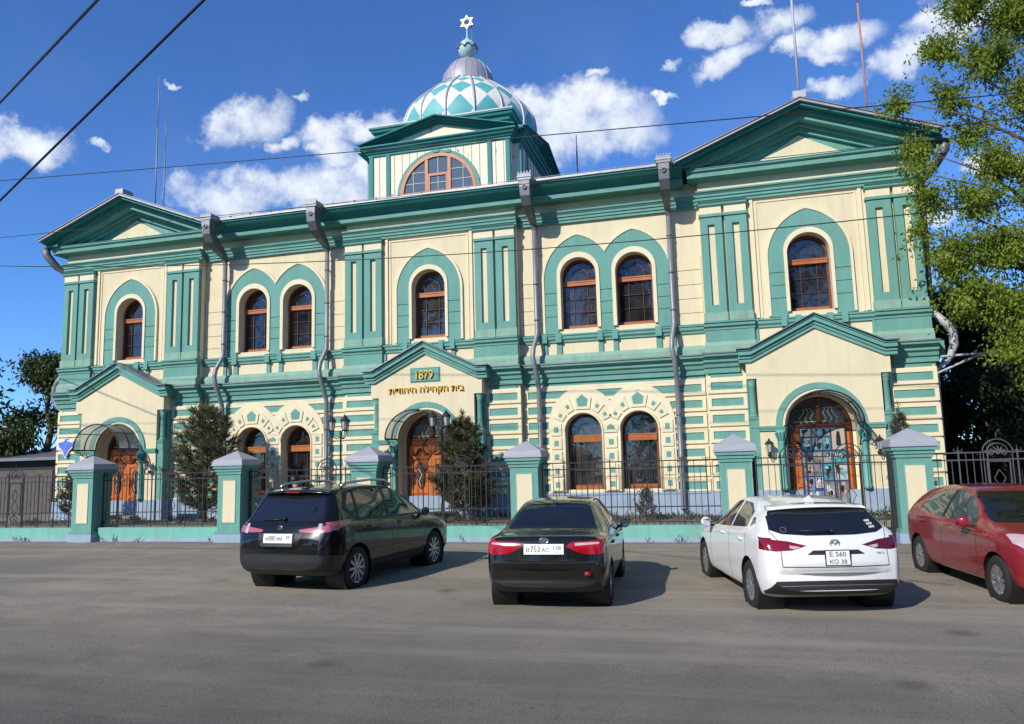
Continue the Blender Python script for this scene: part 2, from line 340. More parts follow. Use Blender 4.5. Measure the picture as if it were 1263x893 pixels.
class MB:
    def __init__(s): s.v = []; s.f = []; s.m = []; s.mats = []; s.sm = []; s.uv = None
    def mi(s, m):
        if m not in s.mats: s.mats.append(m)
        return s.mats.index(m)
    def add(s, vs, fs, m, smooth=False):
        o = len(s.v); k = s.mi(m); s.v += [tuple(v) for v in vs]
        for f in fs: s.f.append([o+i for i in f]); s.m.append(k); s.sm.append(smooth)
    def box(s, x0, x1, y0, y1, z0, z1, m):
        v = [(x0, y0, z0), (x1, y0, z0), (x1, y1, z0), (x0, y1, z0), (x0, y0, z1), (x1, y0, z1), (x1, y1, z1), (x0, y1, z1)]
        s.add(v, [(0, 3, 2, 1), (4, 5, 6, 7), (0, 1, 5, 4), (1, 2, 6, 5), (2, 3, 7, 6), (3, 0, 4, 7)], m)
    def obox(s, c, ax, ay, az, m):
        c = Vector(c); ax = Vector(ax); ay = Vector(ay); az = Vector(az)
        v = [c+sx*ax+sy*ay+sz*az for sz in (-1, 1) for sx, sy in ((-1, -1), (1, -1), (1, 1), (-1, 1))]
        s.add(v, [(0, 3, 2, 1), (4, 5, 6, 7), (0, 1, 5, 4), (1, 2, 6, 5), (2, 3, 7, 6), (3, 0, 4, 7)], m)
    def mouldx(s, x0, x1, prof, m):                       # profile of (y,z), closed, swept along x
        n = len(prof); v = [(x0, y, z) for y, z in prof]+[(x1, y, z) for y, z in prof]
        f = [(i, (i+1) % n, n+(i+1) % n, n+i) for i in range(n)]+[tuple(range(n))[::-1], tuple(range(n, 2*n))]
        s.add(v, f, m)
    def sweep(s, path, prof, m):
        """profile (out,z) carried along a closed/open plan path of (x,y) with mitred corners; out is to the right-hand normal"""
        n = len(path); k = len(prof); vs = []
        for i in range(n):
            p = Vector(path[i]); d0 = (p-Vector(path[i-1])).normalized() if i > 0 else None; d1 = (Vector(path[i+1])-p).normalized() if i < n-1 else None
            a = d0 or d1; b = d1 or d0
            na = Vector((a.y, -a.x)); nb = Vector((b.y, -b.x)); h = (na+nb); h = h/ max(h.dot(na), 1e-4)
            for o, z in prof: q = p+h*o; vs.append((q.x, q.y, z))
        fs = []
        for i in range(n-1):
            for j in range(k): fs.append((i*k+j, i*k+(j+1) % k, (i+1)*k+(j+1) % k, (i+1)*k+j))
        fs += [tuple(range(k))[::-1], tuple(range((n-1)*k, n*k))]
        s.add(vs, fs, m)
    def plate(s, outer, holes, y0, y1, m, mside=None, back=False):    # loops of (x,z); front at y0
        loops = [outer]+list(holes); L3 = [[Vector((x, z, 0)) for x, z in lp] for lp in loops]
        tris = tessellate_polygon(L3); flat = [p for lp in loops for p in lp]; vs = [(x, y0, z) for x, z in flat]; fs = []
        for t in tris:
            a, b, c = (Vector(flat[i]) for i in t)
            cr = (b-a).cross(c-a) if hasattr((b-a), 'cross') else 0
            cr = (b.x-a.x)*(c.y-a.y)-(b.y-a.y)*(c.x-a.x)
            fs.append(tuple(t) if cr > 0 else tuple(t)[::-1])
        s.add(vs, fs, m)
        if back: s.add([(x, y1, z) for x, z in flat], [f[::-1] for f in fs], m)
        for li, lp in enumerate(loops):
            ar = sum(lp[i][0]*lp[(i+1) % len(lp)][1]-lp[(i+1) % len(lp)][0]*lp[i][1] for i in range(len(lp)))
            n = len(lp); v = [(x, y0, z) for x, z in lp]+[(x, y1, z) for x, z in lp]
            ccw = (ar > 0) == (li == 0)
            f = [((i, n+i, n+(i+1) % n, (i+1) % n) if ccw else (i, (i+1) % n, n+(i+1) % n, n+i)) for i in range(n)]
            s.add(v, f, mside or m)
    def tube(s, pts, r, m, n=6, closed=False, r1=None, cap=True):
        P = [Vector(p) for p in pts]; k = len(P); vs = []
        up = Vector((0, 0, 1)); prev = None
        for i, p in enumerate(P):
            if closed: t = (P[(i+1) % k]-P[i-1])
            else: t = (P[min(i+1, k-1)]-P[max(i-1, 0)])
            t = t.normalized() if t.length > 1e-9 else Vector((0, 0, 1))
            if prev is None:
                a = up if abs(t.z) < .95 else Vector((1, 0, 0)); e = t.cross(a).normalized()
            else:
                e = prev-t*prev.dot(t); e = e.normalized() if e.length > 1e-6 else t.orthogonal().normalized()
            prev = e; b = t.cross(e)
            rr = r if r1 is None else r+(r1-r)*i/max(k-1, 1)
            if isinstance(r, (list, tuple)): rr = r[i]
            for j in range(n):
                an = 2*math.pi*(j+.5)/n; vs.append(p+e*math.cos(an)*rr+b*math.sin(an)*rr)
        fs = []
        for i in range(k if closed else k-1):
            for j in range(n):
                a = i*n+j; b2 = i*n+(j+1) % n; c = ((i+1) % k)*n+(j+1) % n; d = ((i+1) % k)*n+j; fs.append((a, b2, c, d))
        if not closed and cap: fs += [tuple(range(n))[::-1], tuple(range((k-1)*n, k*n))]
        s.add(vs, fs, m, smooth=n > 4)
    def lathe(s, prof, c, m, n=20, axis='z', smooth=True, arc=None, cap=True):   # prof of (r,h)
        vs = []; c = Vector(c); k = len(prof)
        for r, h in prof:
            for j in range(n):
                a = 2*math.pi*j/n; x, y = r*math.cos(a), r*math.sin(a)
                vs.append(c+(Vector((x, y, h)) if axis == 'z' else Vector((x, h, y)) if axis == 'y' else Vector((h, x, y))))
        fs = [(i*n+j, i*n+(j+1) % n, (i+1)*n+(j+1) % n, (i+1)*n+j) for i in range(k-1) for j in range(n)]
        if cap: fs += [tuple(range(n))[::-1], tuple(range((k-1)*n, k*n))]
        if axis == 'y': fs = [f[::-1] for f in fs]
        s.add(vs, fs, m, smooth)
    def build(s, name, parent=None, loc=None, local=False):
        me = bpy.data.meshes.new(name); me.from_pydata(s.v, [], s.f); me.update()
        for m in s.mats: me.materials.append(MATS[m])
        me.polygons.foreach_set('material_index', s.m); me.polygons.foreach_set('use_smooth', s.sm)
        o = bpy.data.objects.new(name, me); COL.objects.link(o)
        if parent:
            o.parent = parent
            if parent.type == 'EMPTY' and not local:
                o.matrix_parent_inverse = Matrix.LocRotScale(parent.location, parent.rotation_euler, None).inverted()
        if loc: o.location = loc
        return o
    def shift(s, dx=0, dy=0, dz=0): s.v = [(x+dx, y+dy, z+dz) for x, y, z in s.v]; return s

def semi(cx, cz, r, n=20, a0=180, a1=0): return [(cx+r*math.cos(R(a0+(a1-a0)*i/n)), cz+r*math.sin(R(a0+(a1-a0)*i/n))) for i in range(n+1)]
def archloop(cx, zb, zs, r, n=20):      # counter-clockwise: left foot, right foot, over the arch
    return [(cx-r, zb), (cx+r, zb)]+semi(cx, zs, r, n, 0, 180)
def pointed(cx, zs, w, rise, n=14, a=0, b=1):
    """pointed arch outline from right foot to left foot, with a slight tip"""
    e = (rise*rise-w*w)/(2*w); Rr = w+e; pts = []
    th = math.acos(e/Rr)
    for i in range(n+1): t = th*i/n; pts.append((cx-e+Rr*math.cos(t), zs+Rr*math.sin(t)))
    return pts+[(2*cx-x, z) for x, z in pts[-2::-1]]
def pointedloop(cx, zb, zs, w, rise, n=14): return [(cx-w, zb), (cx+w, zb)]+pointed(cx, zs, w, rise, n)
def ring_plate(mb, cx, zs, ro, ri, y0, y1, m, n=24, a0=0, a1=180):
    out = semi(cx, zs, ro, n, a0, a1); inn = semi(cx, zs, ri, n, a1, a0); mb.plate(out+inn, [], y0, y1, m)
def ccw(lp):
    ar = sum(lp[i][0]*lp[(i+1) % len(lp)][1]-lp[(i+1) % len(lp)][0]*lp[i][1] for i in range(len(lp)))
    return lp if ar > 0 else lp[::-1]
def text_mb(mb, s, cx, y, cz, h, m, depth=.02, width=None, shear=0, xdir=Vector((1, 0, 0)), zdir=Vector((0, 0, 1)), bold=.0, pos=None):
    c = bpy.data.curves.new('lettering', 'FONT'); c.body = s; c.extrude = .5; c.shear = shear; c.offset = bold; c.resolution_u = 4
    o = bpy.data.objects.new('lettering', c); COL.objects.link(o)
    me = bpy.data.meshes.new_from_object(o.evaluated_get(bpy.context.evaluated_depsgraph_get()))
    xs = [v.co.x for v in me.vertices]; ys = [v.co.y for v in me.vertices]; x0, x1, ya, yb = min(xs), max(xs), min(ys), max(ys)
    k = h/(yb-ya); kx = width/(x1-x0) if width else k
    xd = Vector(xdir); zd = Vector(zdir); nd = xd.cross(zd)
    P = Vector(pos) if pos is not None else Vector((cx, y, cz))
    vs = [P+xd*((v.co.x-(x0+x1)/2)*kx)+zd*((v.co.y-(ya+yb)/2)*k)+nd*(v.co.z*depth) for v in me.vertices]
    mb.add(vs, [tuple(p.vertices) for p in me.polygons], m)
    bpy.data.objects.remove(o); bpy.data.curves.remove(c); bpy.data.meshes.remove(me)
# ------------------------------------------------------------------ ground
ZR = -1.0; ZY = -.58          # road and yard levels
def ground_sheet():
    mb = MB(); xs = [-400, -60, -30, -15, 0, 15, 30, 60, 400]; ys = [-300, -60, -30, -16, -8, -2.7, 60, 400]
    def h(x, y): return ZR-(.05 if y < -8 else 0)-(.02 if y < -16 else 0)
    v = [(x, y, h(x, y)) for y in ys for x in xs]; n = len(xs)
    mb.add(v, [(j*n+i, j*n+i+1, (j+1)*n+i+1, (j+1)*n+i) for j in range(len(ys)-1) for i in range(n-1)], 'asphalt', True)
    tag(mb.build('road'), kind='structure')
ground_sheet()
m = MATS['asphalt']; nt = m.node_tree
def asphalt_detail():
    N = nt.nodes; L = nt.links; b = N['Principled BSDF']; src = b.inputs['Base Color'].links[0].from_socket
    tc = N.new('ShaderNodeTexCoord')
    vo = N.new('ShaderNodeTexVoronoi'); vo.feature = 'DISTANCE_TO_EDGE'; vo.inputs['Scale'].default_value = .55
    nz = N.new('ShaderNodeTexNoise'); nz.inputs['Scale'].default_value = 1.5; nz.inputs['Detail'].default_value = 6; L.new(tc.outputs['Object'], nz.inputs['Vector'])
    ad = N.new('ShaderNodeVectorMath'); ad.operation = 'ADD'; sc = N.new('ShaderNodeVectorMath'); sc.operation = 'SCALE'; sc.inputs['Scale'].default_value = .9
    L.new(nz.outputs['Color'], sc.inputs[0]); L.new(tc.outputs['Object'], ad.inputs[0]); L.new(sc.outputs[0], ad.inputs[1]); L.new(ad.outputs[0], vo.inputs['Vector'])
    mr = N.new('ShaderNodeMapRange'); L.new(vo.outputs['Distance'], mr.inputs['Value']); mr.inputs['From Min'].default_value = .004; mr.inputs['From Max'].default_value = .012; mr.inputs['To Min'].default_value = .22; mr.inputs['To Max'].default_value = 0
    mx = N.new('ShaderNodeMix'); mx.data_type = 'RGBA'; mx.blend_type = 'MIX'; L.new(mr.outputs[0], mx.inputs['Factor']); L.new(src, mx.inputs['A']); mx.inputs['B'].default_value = (.10, .09, .08, 1)
    n2 = N.new('ShaderNodeTexNoise'); n2.inputs['Scale'].default_value = .22; n2.inputs['Detail'].default_value = 5; L.new(tc.outputs['Object'], n2.inputs['Vector'])
    m2 = N.new('ShaderNodeMapRange'); L.new(n2.outputs['Fac'], m2.inputs['Value']); m2.inputs['From Min'].default_value = .45; m2.inputs['From Max'].default_value = .62; m2.inputs['To Max'].default_value = .6
    mx2 = N.new('ShaderNodeMix'); mx2.data_type = 'RGBA'; L.new(m2.outputs[0], mx2.inputs['Factor']); L.new(mx.outputs['Result'], mx2.inputs['A']); mx2.inputs['B'].default_value = (.20, .18, .15, 1)
    # coarse aggregate, tar patches, oil drips and pale tyre tracks
    def lay(src, scale, lo, hi, col, amt, detail=6, xyz=(1, 1, 1), vor=False):
        mp = N.new('ShaderNodeMapping'); mp.inputs['Scale'].default_value = xyz; L.new(tc.outputs['Object'], mp.inputs[0])
        if vor: t = N.new('ShaderNodeTexVoronoi'); t.inputs['Scale'].default_value = scale; o_ = t.outputs['Distance']
        else: t = N.new('ShaderNodeTexNoise'); t.inputs['Scale'].default_value = scale; t.inputs['Detail'].default_value = detail; t.inputs['Roughness'].default_value = .65; o_ = t.outputs['Fac']
        L.new(mp.outputs[0], t.inputs['Vector']); r_ = N.new('ShaderNodeMapRange'); L.new(o_, r_.inputs['Value']); r_.inputs['From Min'].default_value = lo; r_.inputs['From Max'].default_value = hi; r_.inputs['To Max'].default_value = amt
        x_ = N.new('ShaderNodeMix'); x_.data_type = 'RGBA'; L.new(r_.outputs[0], x_.inputs['Factor']); L.new(src, x_.inputs['A']); x_.inputs['B'].default_value = (*col, 1); return x_.outputs['Result']
    base = mx2.outputs['Result']
    base = lay(base, 60, .50, .66, (.10, .09, .075), .75, 4); base = lay(base, 45, .58, .70, (.48, .44, .36), .7, 4); base = lay(base, 14, .58, .66, (.13, .12, .10), .45, 5); base = lay(base, 3.2, .60, .70, (.20, .18, .145), .55, 7)
    base = lay(base, .9, .50, .66, (.18, .16, .13), .40, 6, (.35, 1, 1)); base = lay(base, .30, .52, .60, (.17, .155, .135), .45, 8, (.5, 1, 1))
    base = lay(base, .55, .13, .03, (.07, .065, .06), .55, vor=True); base = lay(base, .8, .50, .66, (.36, .32, .25), .5, 3, (.12, 1.6, 1))
    class _O: outputs = {'Result': base}
    mx2 = _O
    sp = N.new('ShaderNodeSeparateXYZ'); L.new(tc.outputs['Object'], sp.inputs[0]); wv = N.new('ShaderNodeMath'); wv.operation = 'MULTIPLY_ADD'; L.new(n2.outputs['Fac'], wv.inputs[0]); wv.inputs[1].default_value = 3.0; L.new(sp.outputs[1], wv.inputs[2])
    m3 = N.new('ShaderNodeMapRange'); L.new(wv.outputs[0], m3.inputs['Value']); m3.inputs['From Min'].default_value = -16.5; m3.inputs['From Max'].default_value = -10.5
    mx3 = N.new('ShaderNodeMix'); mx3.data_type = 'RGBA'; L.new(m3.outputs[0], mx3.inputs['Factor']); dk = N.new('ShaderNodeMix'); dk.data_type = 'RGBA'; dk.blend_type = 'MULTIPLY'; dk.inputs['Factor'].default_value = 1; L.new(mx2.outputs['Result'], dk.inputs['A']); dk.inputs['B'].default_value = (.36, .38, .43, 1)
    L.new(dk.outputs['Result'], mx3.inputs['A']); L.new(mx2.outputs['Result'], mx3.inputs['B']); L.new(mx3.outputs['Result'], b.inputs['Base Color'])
asphalt_detail()
def strip():
    # grit and dirt swept up against the foot of the fence wall
    rr = random.Random(5); mb = MB(); n = 160; v = []
    for i in range(n+1): x = -16+36*i/n; v += [(x, -3.16, ZR+.006), (x, -3.28-abs(rr.gauss(0, .10))-.10*math.sin(x*1.7)**2, ZR+.005)]
    mb.add(v, [(2*i, 2*i+1, 2*i+3, 2*i+2) for i in range(n)], 'grit'); tag(mb.build('dirt_verge'), kind='structure')
    for (x, y, w, d_, a) in ((3.2, -7.3, 1.5, .9, .2), (-6.5, -8.2, 2.2, 1.1, -.1), (7.6, -14.2, 2.6, 1.2, .15), (11.4, -15.5, 1.6, .9, -.2), (0.2, -14.6, 1.8, 1.0, .05)):
        p = MB(); ca, sa = math.cos(a), math.sin(a); lp = [(-w/2, -d_/2), (0, -d_/2+rr.gauss(0, .04)), (w/2, -d_/2), (w/2+rr.gauss(0, .04), 0), (w/2, d_/2), (0, d_/2+rr.gauss(0, .05)), (-w/2, d_/2), (-w/2+rr.gauss(0, .04), 0)]
        z = ZR-.05*min(1, (-y-2.7)/5.3)-(.02*min(1, max(0, (-y-8)/8)))+.005; p.add([(x+a_*ca-b_*sa, y+a_*sa+b_*ca, z) for a_, b_ in lp], [tuple(range(8))], 'tar_patch'); tag(p.build('road_patch'), kind='structure')
strip()
mb = MB(); mb.box(-18, 26, -2.62, 16, ZR-.2, ZY, 'soil'); tag(mb.build('yard_ground'), kind='structure')
mb = MB()
for c in (-11.1, .04, 11.12): mb.box(c-1.2, c+1.2, -2.6, -.5, ZY-.1, ZY+.012, 'paving')
tag(mb.build('yard_path'), kind='structure')

# ------------------------------------------------------------------ synagogue
SY = thing('synagogue', (0, 0, ZY), 'two-storey cream and teal synagogue with arched windows, pediments and a checkered dome', 'synagogue')
PC = (-11.18, 0.0, 11.18); PW = 2.86
B = .23                          # bay wall plane; pavilions stand at 0
BAYS = ((-8.32, -2.86), (2.86, 8.32))
BC = (-5.56, 5.54)
WUP = ((-6.40, -4.72), (4.71, 6.37))
WLO = ((-6.36, -4.73), (4.70, 6.32))
DC = (-11.12, .03, 11.12)        # portal centres

# --- upper walls
for c in PC:
    mb = MB()
    mb.plate([(c-PW, 3.5), (c+PW, 3.5), (c+PW, 8.95), (c-PW, 8.95)], [archloop(c, 4.9, 6.5, .60)], 0, .42, 'cream')
    # sunken field with its roll frame
    fr = [(c-1.46, 4.80), (c+1.46, 4.80), (c+1.46, 8.26), (c-1.46, 8.26)]; fi = [(c-1.36, 4.80), (c+1.36, 4.80), (c+1.36, 8.16), (c-1.36, 8.16)]
    for k, (a, b2, y) in enumerate(((1.46, .09, -.05), (1.33, .05, -.025))):
        t = 8.27 if k == 0 else 8.13
        mb.box(c-a, c-a+b2, y, .0, 4.78, t, 'cream_trim'); mb.box(c+a-b2, c+a, y, .0, 4.78, t, 'cream_trim'); mb.box(c-a+b2, c+a-b2, y, .0, t-b2, t, 'cream_trim')
    mb.build('upper_wall', SY)
for (a, b2), ws in zip(BAYS, WUP):
    mb = MB()
    mb.plate([(a, 3.5), (b2, 3.5), (b2, 8.95), (a, 8.95)], [archloop(w, 4.9, 6.5, .60) for w in ws], B, B+.42, 'cream')
    # banded quoin strips with grooves at both ends of the bay
    zz = [4.76, 5.10, 5.52, 5.93, 6.36, 6.78]
    for z0, z1 in zip(zz[:-1], zz[1:]):
        mb.box(a+.02, ws[0]-1.12, B-.022, B, z0+.012, z1-.012, 'cream'); mb.box(ws[1]+1.12, b2-.02, B-.022, B, z0+.012, z1-.012, 'cream')
    mb.build('upper_wall', SY)
for sx in (-1, 1):
    mb = MB(); x = sx*14.04; mb.box(min(x, x-sx*.4), max(x, x-sx*.4), .42, 13.5, ZY, 8.95, 'cream')
    for z0, z1, o in ((3.46, 3.86, .3), (4.5, 4.74, .1), (8.15, 8.54, .1)): mb.box(min(x, x+sx*o), max(x, x+sx*o), .05, 13.4, z0, z1, 'teal')
    mb.build('side_wall', SY)
mb = MB(); mb.box(-14.04, 14.04, 13.5, 13.9, ZY, 8.95, 'cream'); mb.build('rear_wall', SY)

# --- surrounds of the upper windows (teal, pointed) and their cream rings
PANES = ['pane', 'pane_b', 'pane_c', 'pane_b']; WN = [0]
def window(cx, y, zb, zs, r, name='window', lower=False, dark=False):
    """arched timber window: frame is the part, panes its sub-parts"""
    mb = MB(); fw = .055 if lower else .085
    mb.plate(archloop(cx, zb, zs, r), [archloop(cx, zb+fw*1.6, zs, r-fw)], y, y+.09, 'wood_frame', back=True)
    zt = zs-.12 if not lower else zs-.10
    th = .13 if not lower else .19
    mb.box(cx-r+fw*.6, cx+r-fw*.6, y-.045, y+.08, zt-th, zt, 'wood'); mb.box(cx-r+fw*.5, cx+r-fw*.5, y-.06, y+.07, zt-.03, zt+.01, 'wood')
    mb.box(cx-r+fw, cx+r-fw, y-.02, y+.07, zb, zb+.12, 'wood')
    for q in (-.36, .40): mb.box(cx+q*r-.006, cx+q*r+.006, y+.02, y+.075, zb+.1, zt-th, 'wood_frame')
    for k in range(1, 3 if not lower else 2): z = zb+.12+(zt-th-zb-.12)*k/3; mb.box(cx-r+fw, cx+r-fw, y+.012, y+.055, z-.005, z+.005, 'wood_frame')
    # small round-headed tracery in the fanlight
    for s in (-1, 1):
        pass
    mb.tube([(cx-.45*r, y+.045, zt)]+[(p[0], y+.045, p[1]) for p in semi(cx, zt+.14, .45*r, 10, 180, 0)]+[(cx+.45*r, y+.045, zt)],   .010, 'wood_frame', 4)
    w = mb.build(name, SY)
    p = MB(); p.plate(archloop(cx, zb+.05, zs, r-.03), [], y+.06, y+.075, PANES[(WN[0]*7+3) % 4]); WN[0] += 1; p.build('pane', w)
    return w
def reveal_sill(mb, cx, y, zb, r, m='cream_trim'): mb.box(cx-r-.06, cx+r+.06, y-.06, y+.35, zb-.07, zb-.0, m)
JZ = (4.76, 5.29, 5.65, 6.01)
for c in PC:
    mb = MB()
    mb.plate([(c+1.06, 6.022)]+pointed(c, 6.42, 1.06, 1.34)+[(c-1.06, 6.022)]+[(c-.63, 6.022)]+semi(c, 6.53, .63, 20, 180, 0)+[(c+.63, 6.022)], [], -.05, .0, 'teal')
    for z0, z1 in zip(JZ[:-1], JZ[1:]):
        for s in (-1, 1): x0, x1 = sorted((c+s*.63, c+s*1.06)); mb.box(x0, x1, -.05, .0, z0+.01, z1-.008, 'teal')
    o = pointed(c, 6.42, 1.13, 1.43); i = pointed(c, 6.42, 1.062, 1.343)
    mb.plate([(c+1.13, 4.8)]+o+[(c-1.13, 4.8), (c-1.062, 4.8)]+i[::-1]+[(c+1.062, 4.8)], [], -.075, 0, 'cream_trim')
    s = mb.build('window_surround', SY)
    mb = MB(); mb.plate([(c+.645, 4.9), (c+.645, 6.58)]+semi(c, 6.58, .645, 20, 0, 180)+[(c-.645, 4.9), (c-.555, 4.9)]+semi(c, 6.52, .555, 20, 180, 0)+[(c+.555, 4.9)], [], -.085, .36, 'cream_trim')
    reveal_sill(mb, c, .1, 4.9, .54); mb.build('window_arch', SY)
    window(c, .27, 4.9, 6.50, .57)
for (a, b2), ws in zip(BAYS, WUP):
    mb = MB(); w0, w1 = ws; mid = (w0+w1)/2
    def union(off, base, up):
        pr = pointed(w1, 6.42, 1.04+off, 1.34+off*1.25); pl = pointed(w0, 6.42, 1.04+off, 1.34+off*1.25)
        right = [p for p in pr if p[0] >= mid]; left = [p for p in pl if p[0] <= mid]
        zv = None
        for p, q in zip(pr[:-1], pr[1:]):
            if p[0] >= mid >= q[0]: t = (p[0]-mid)/max(p[0]-q[0], 1e-6); zv = p[1]+(q[1]-p[1])*t
        return [(w1+1.04+off, base)]+right+[(mid, zv)]+left+[(w0-1.04-off, base)]
    U = union(0, 6.022, 0)
    mb.plate(U+[(w0-.63, 6.022)]+semi(w0, 6.53, .63, 20, 180, 0)+[(w0+.63, 6.022), (w1-.63, 6.022)]+semi(w1, 6.53, .63, 20, 180, 0)+[(w1+.63, 6.022)], [], B-.05, B, 'teal')
    for z0, z1 in zip(JZ[:-1], JZ[1:]):
        for x0, x1 in ((w0-1.04, w0-.63), (w0+.63, w1-.63), (w1+.63, w1+1.04)): mb.box(x0, x1, B-.05, B, z0+.01, z1-.008, 'teal')
    o = union(.07, 4.8, 0); i = union(.002, 4.8, 0)
    mb.plate(o+i[::-1], [], B-.078, B, 'cream_trim')
    mb.build('window_surround', SY)
    for w in ws:
        mb = MB(); mb.plate([(w+.645, 4.9), (w+.645, 6.58)]+semi(w, 6.58, .645, 20, 0, 180)+[(w-.645, 4.9), (w-.54, 4.9)]+semi(w, 6.52, .54, 20, 180, 0)+[(w+.54, 4.9)], [], B-.085, B+.36, 'cream_trim')
        reveal_sill(mb, w, B+.1, 4.9, .53); mb.build('window_arch', SY)
        window(w, B+.27, 4.9, 6.50, .56)

# --- pilasters
for c in PC:
    for o in (-2.535, -1.86, 1.86, 2.535):
        x = c+o; h = .30; mb = MB()
        mb.plate([(x-h, 5.0), (x+h, 5.0), (x+h, 7.78), (x-h, 7.78)], [[(x-.095, 5.22), (x+.095, 5.22), (x+.095, 7.55), (x-.095, 7.55)]], -.13, 0, 'teal')
        mb.box(x-.095, x+.095, -.05, .0, 5.22, 7.55, 'cream')
        mb.box(x-h-.025, x+h+.025, -.155, 0, 4.76, 5.0, 'teal_dusty')
        mb.box(x-h-.03, x+h+.03, -.17, 0, 7.78, 7.86, 'teal')
        mb.box(x-h-.0, x+h+.0, -.14, 0, 7.86, 8.07, 'cream_trim')
        mb.mouldx(x-h-.035, x+h+.035, [(0, 8.07), (-.16, 8.07), (-.20, 8.11), (-.20, 8.15), (-.25, 8.20), (0, 8.20)], 'teal')
        mb.build('pilaster', SY)
# --- frieze (three stepped bands) and strip above
FR = [(0, 8.20), (-.09, 8.20), (-.09, 8.28), (-.125, 8.285), (-.125, 8.37), (-.16, 8.375), (-.16, 8.43), (-.215, 8.49), (-.235, 8.50), (-.235, 8.545), (0, 8.56)]
for c in PC: mb = MB(); mb.mouldx(c-PW-.05, c+PW+.05, FR, 'teal'); mb.build('frieze', SY)
for a, b2 in BAYS: mb = MB(); mb.mouldx(a+.051, b2-.051, [(y+B if y < 0 else B+.02, z-.045) for y, z in FR], 'teal'); mb.build('frieze', SY)

# --- belt under the upper windows with apron panels
BELT = [(.0, 4.50), (-.07, 4.50), (-.07, 4.55), (-.12, 4.60), (-.12, 4.68), (-.15, 4.69), (-.15, 4.73), (0, 4.765)]
def apron(segs, y0, xa, xb, first):
    # ledge, back field, strips; cream panels where segs says so
    mb.mouldx(xa, xb, [(y+y0 if y < 0 else y0+.02, z) for y, z in BELT], 'teal')
    mb.mouldx(xa, xb, [(y0+.02, 3.80), (y0-.16, 3.80), (y0-.16, 4.02), (y0-.09, 4.14), (y0+.02, 4.145)], 'teal_dusty')
    x = xa
    for w, kind in segs:
        if kind == 'c': mb.box(x, x+w, y0-.02, y0+.02, 4.14, 4.505, 'cream')
        else:
            mb.box(x, x+w, y0-.07, y0+.02, 4.14, 4.505, 'teal')
            if w < .25: mb.box(x-.01, x+w+.01, y0-.165, y0+.02, 4.49, 4.775, 'teal')
        x += w
for c in PC:
    mb = MB(); s = [(.30, 'c'), (.14, 't'), (.42, 'c'), (.14, 't'), (.98-.28, 'c')]
    tot = 2.92; half = [(w, k) for w, k in s]; L0 = sum(w for w, _ in half)
    mid = 2*1.46
    segs = [(1.42, 't')]+[(.62, 'c'), (.13, 't'), (.24, 'c'), (.13, 't'), (.68, 'c'), (.13, 't'), (.24, 'c'), (.13, 't'), (.60, 'c')]
    used = sum(w for w, _ in segs); segs.append((2*PW-used, 't'))
    apron(segs, 0, c-PW, c+PW, 0)
    for s in (-1, 1):     # pedestals under the pilaster pairs stand further forward
        x0, x1 = sorted((c+s*1.52, c+s*(PW+.03)))
        mb.mouldx(x0, x1, [(y*1.35-.07 if y < 0 else .0, z+.004) for y, z in BELT], 'teal'); mb.box(x0+.02, x1-.02, -.145, 0, 4.15, 4.49, 'teal')
        mb.mouldx(x0, x1, [(.0, 3.8), (-.24, 3.8), (-.24, 4.05), (-.15, 4.165), (0, 4.17)], 'teal_dusty')
    mb.build('apron_belt', SY)
for (a, b2), ws in zip(BAYS, WUP):
    mb = MB(); w0, w1 = ws; segs = []
    def to(xx, k):
        global_x = sum(w for w, _ in segs)+a
        segs.append((xx-global_x, k))
    to(w0-1.12, 'c'); to(w0-1.0, 't'); to(w0-.72, 'c'); to(w0-.56, 't'); to(w0+.54, 'c'); to(w0+.68, 't'); to(w1-.68, 'c'); to(w1-.54, 't'); to(w1+.56, 'c'); to(w1+.72, 't'); to(w1+1.0, 'c'); to(w1+1.12, 't'); to(b2, 'c')
    apron(segs, B, a, b2, 0); mb.build('apron_belt', SY)

# --- mid cornice between the storeys
CORN = [(.05, 3.30), (-.10, 3.30), (-.10, 3.44), (-.15, 3.46), (-.17, 3.55), (-.24, 3.60), (-.24, 3.66), (-.33, 3.74), (-.37, 3.75), (-.37, 3.815), (.05, 3.90)]
FLASH = [(.05, 3.902), (-.40, 3.817), (-.40, 3.845), (.05, 3.925)]
for c, d in zip(PC, DC):
    for x0, x1, e0, e1 in ((c-PW-.10, d-1.93, .02, 0), (d+1.93, c+PW+.10, 0, .02)):
        mb = MB(); mb.mouldx(x0, x1, CORN, 'teal'); mb.mouldx(x0-e0, x1+e1, FLASH, 'roof_metal'); mb.build('mid_cornice', SY)
for a, b2 in BAYS:
    mb = MB(); mb.mouldx(a+.101, b2-.101, [(y+B, z) for y, z in CORN], 'teal'); mb.mouldx(a+.121, b2-.121, [(y+B, z) for y, z in FLASH], 'roof_metal'); mb.build('mid_cornice', SY)

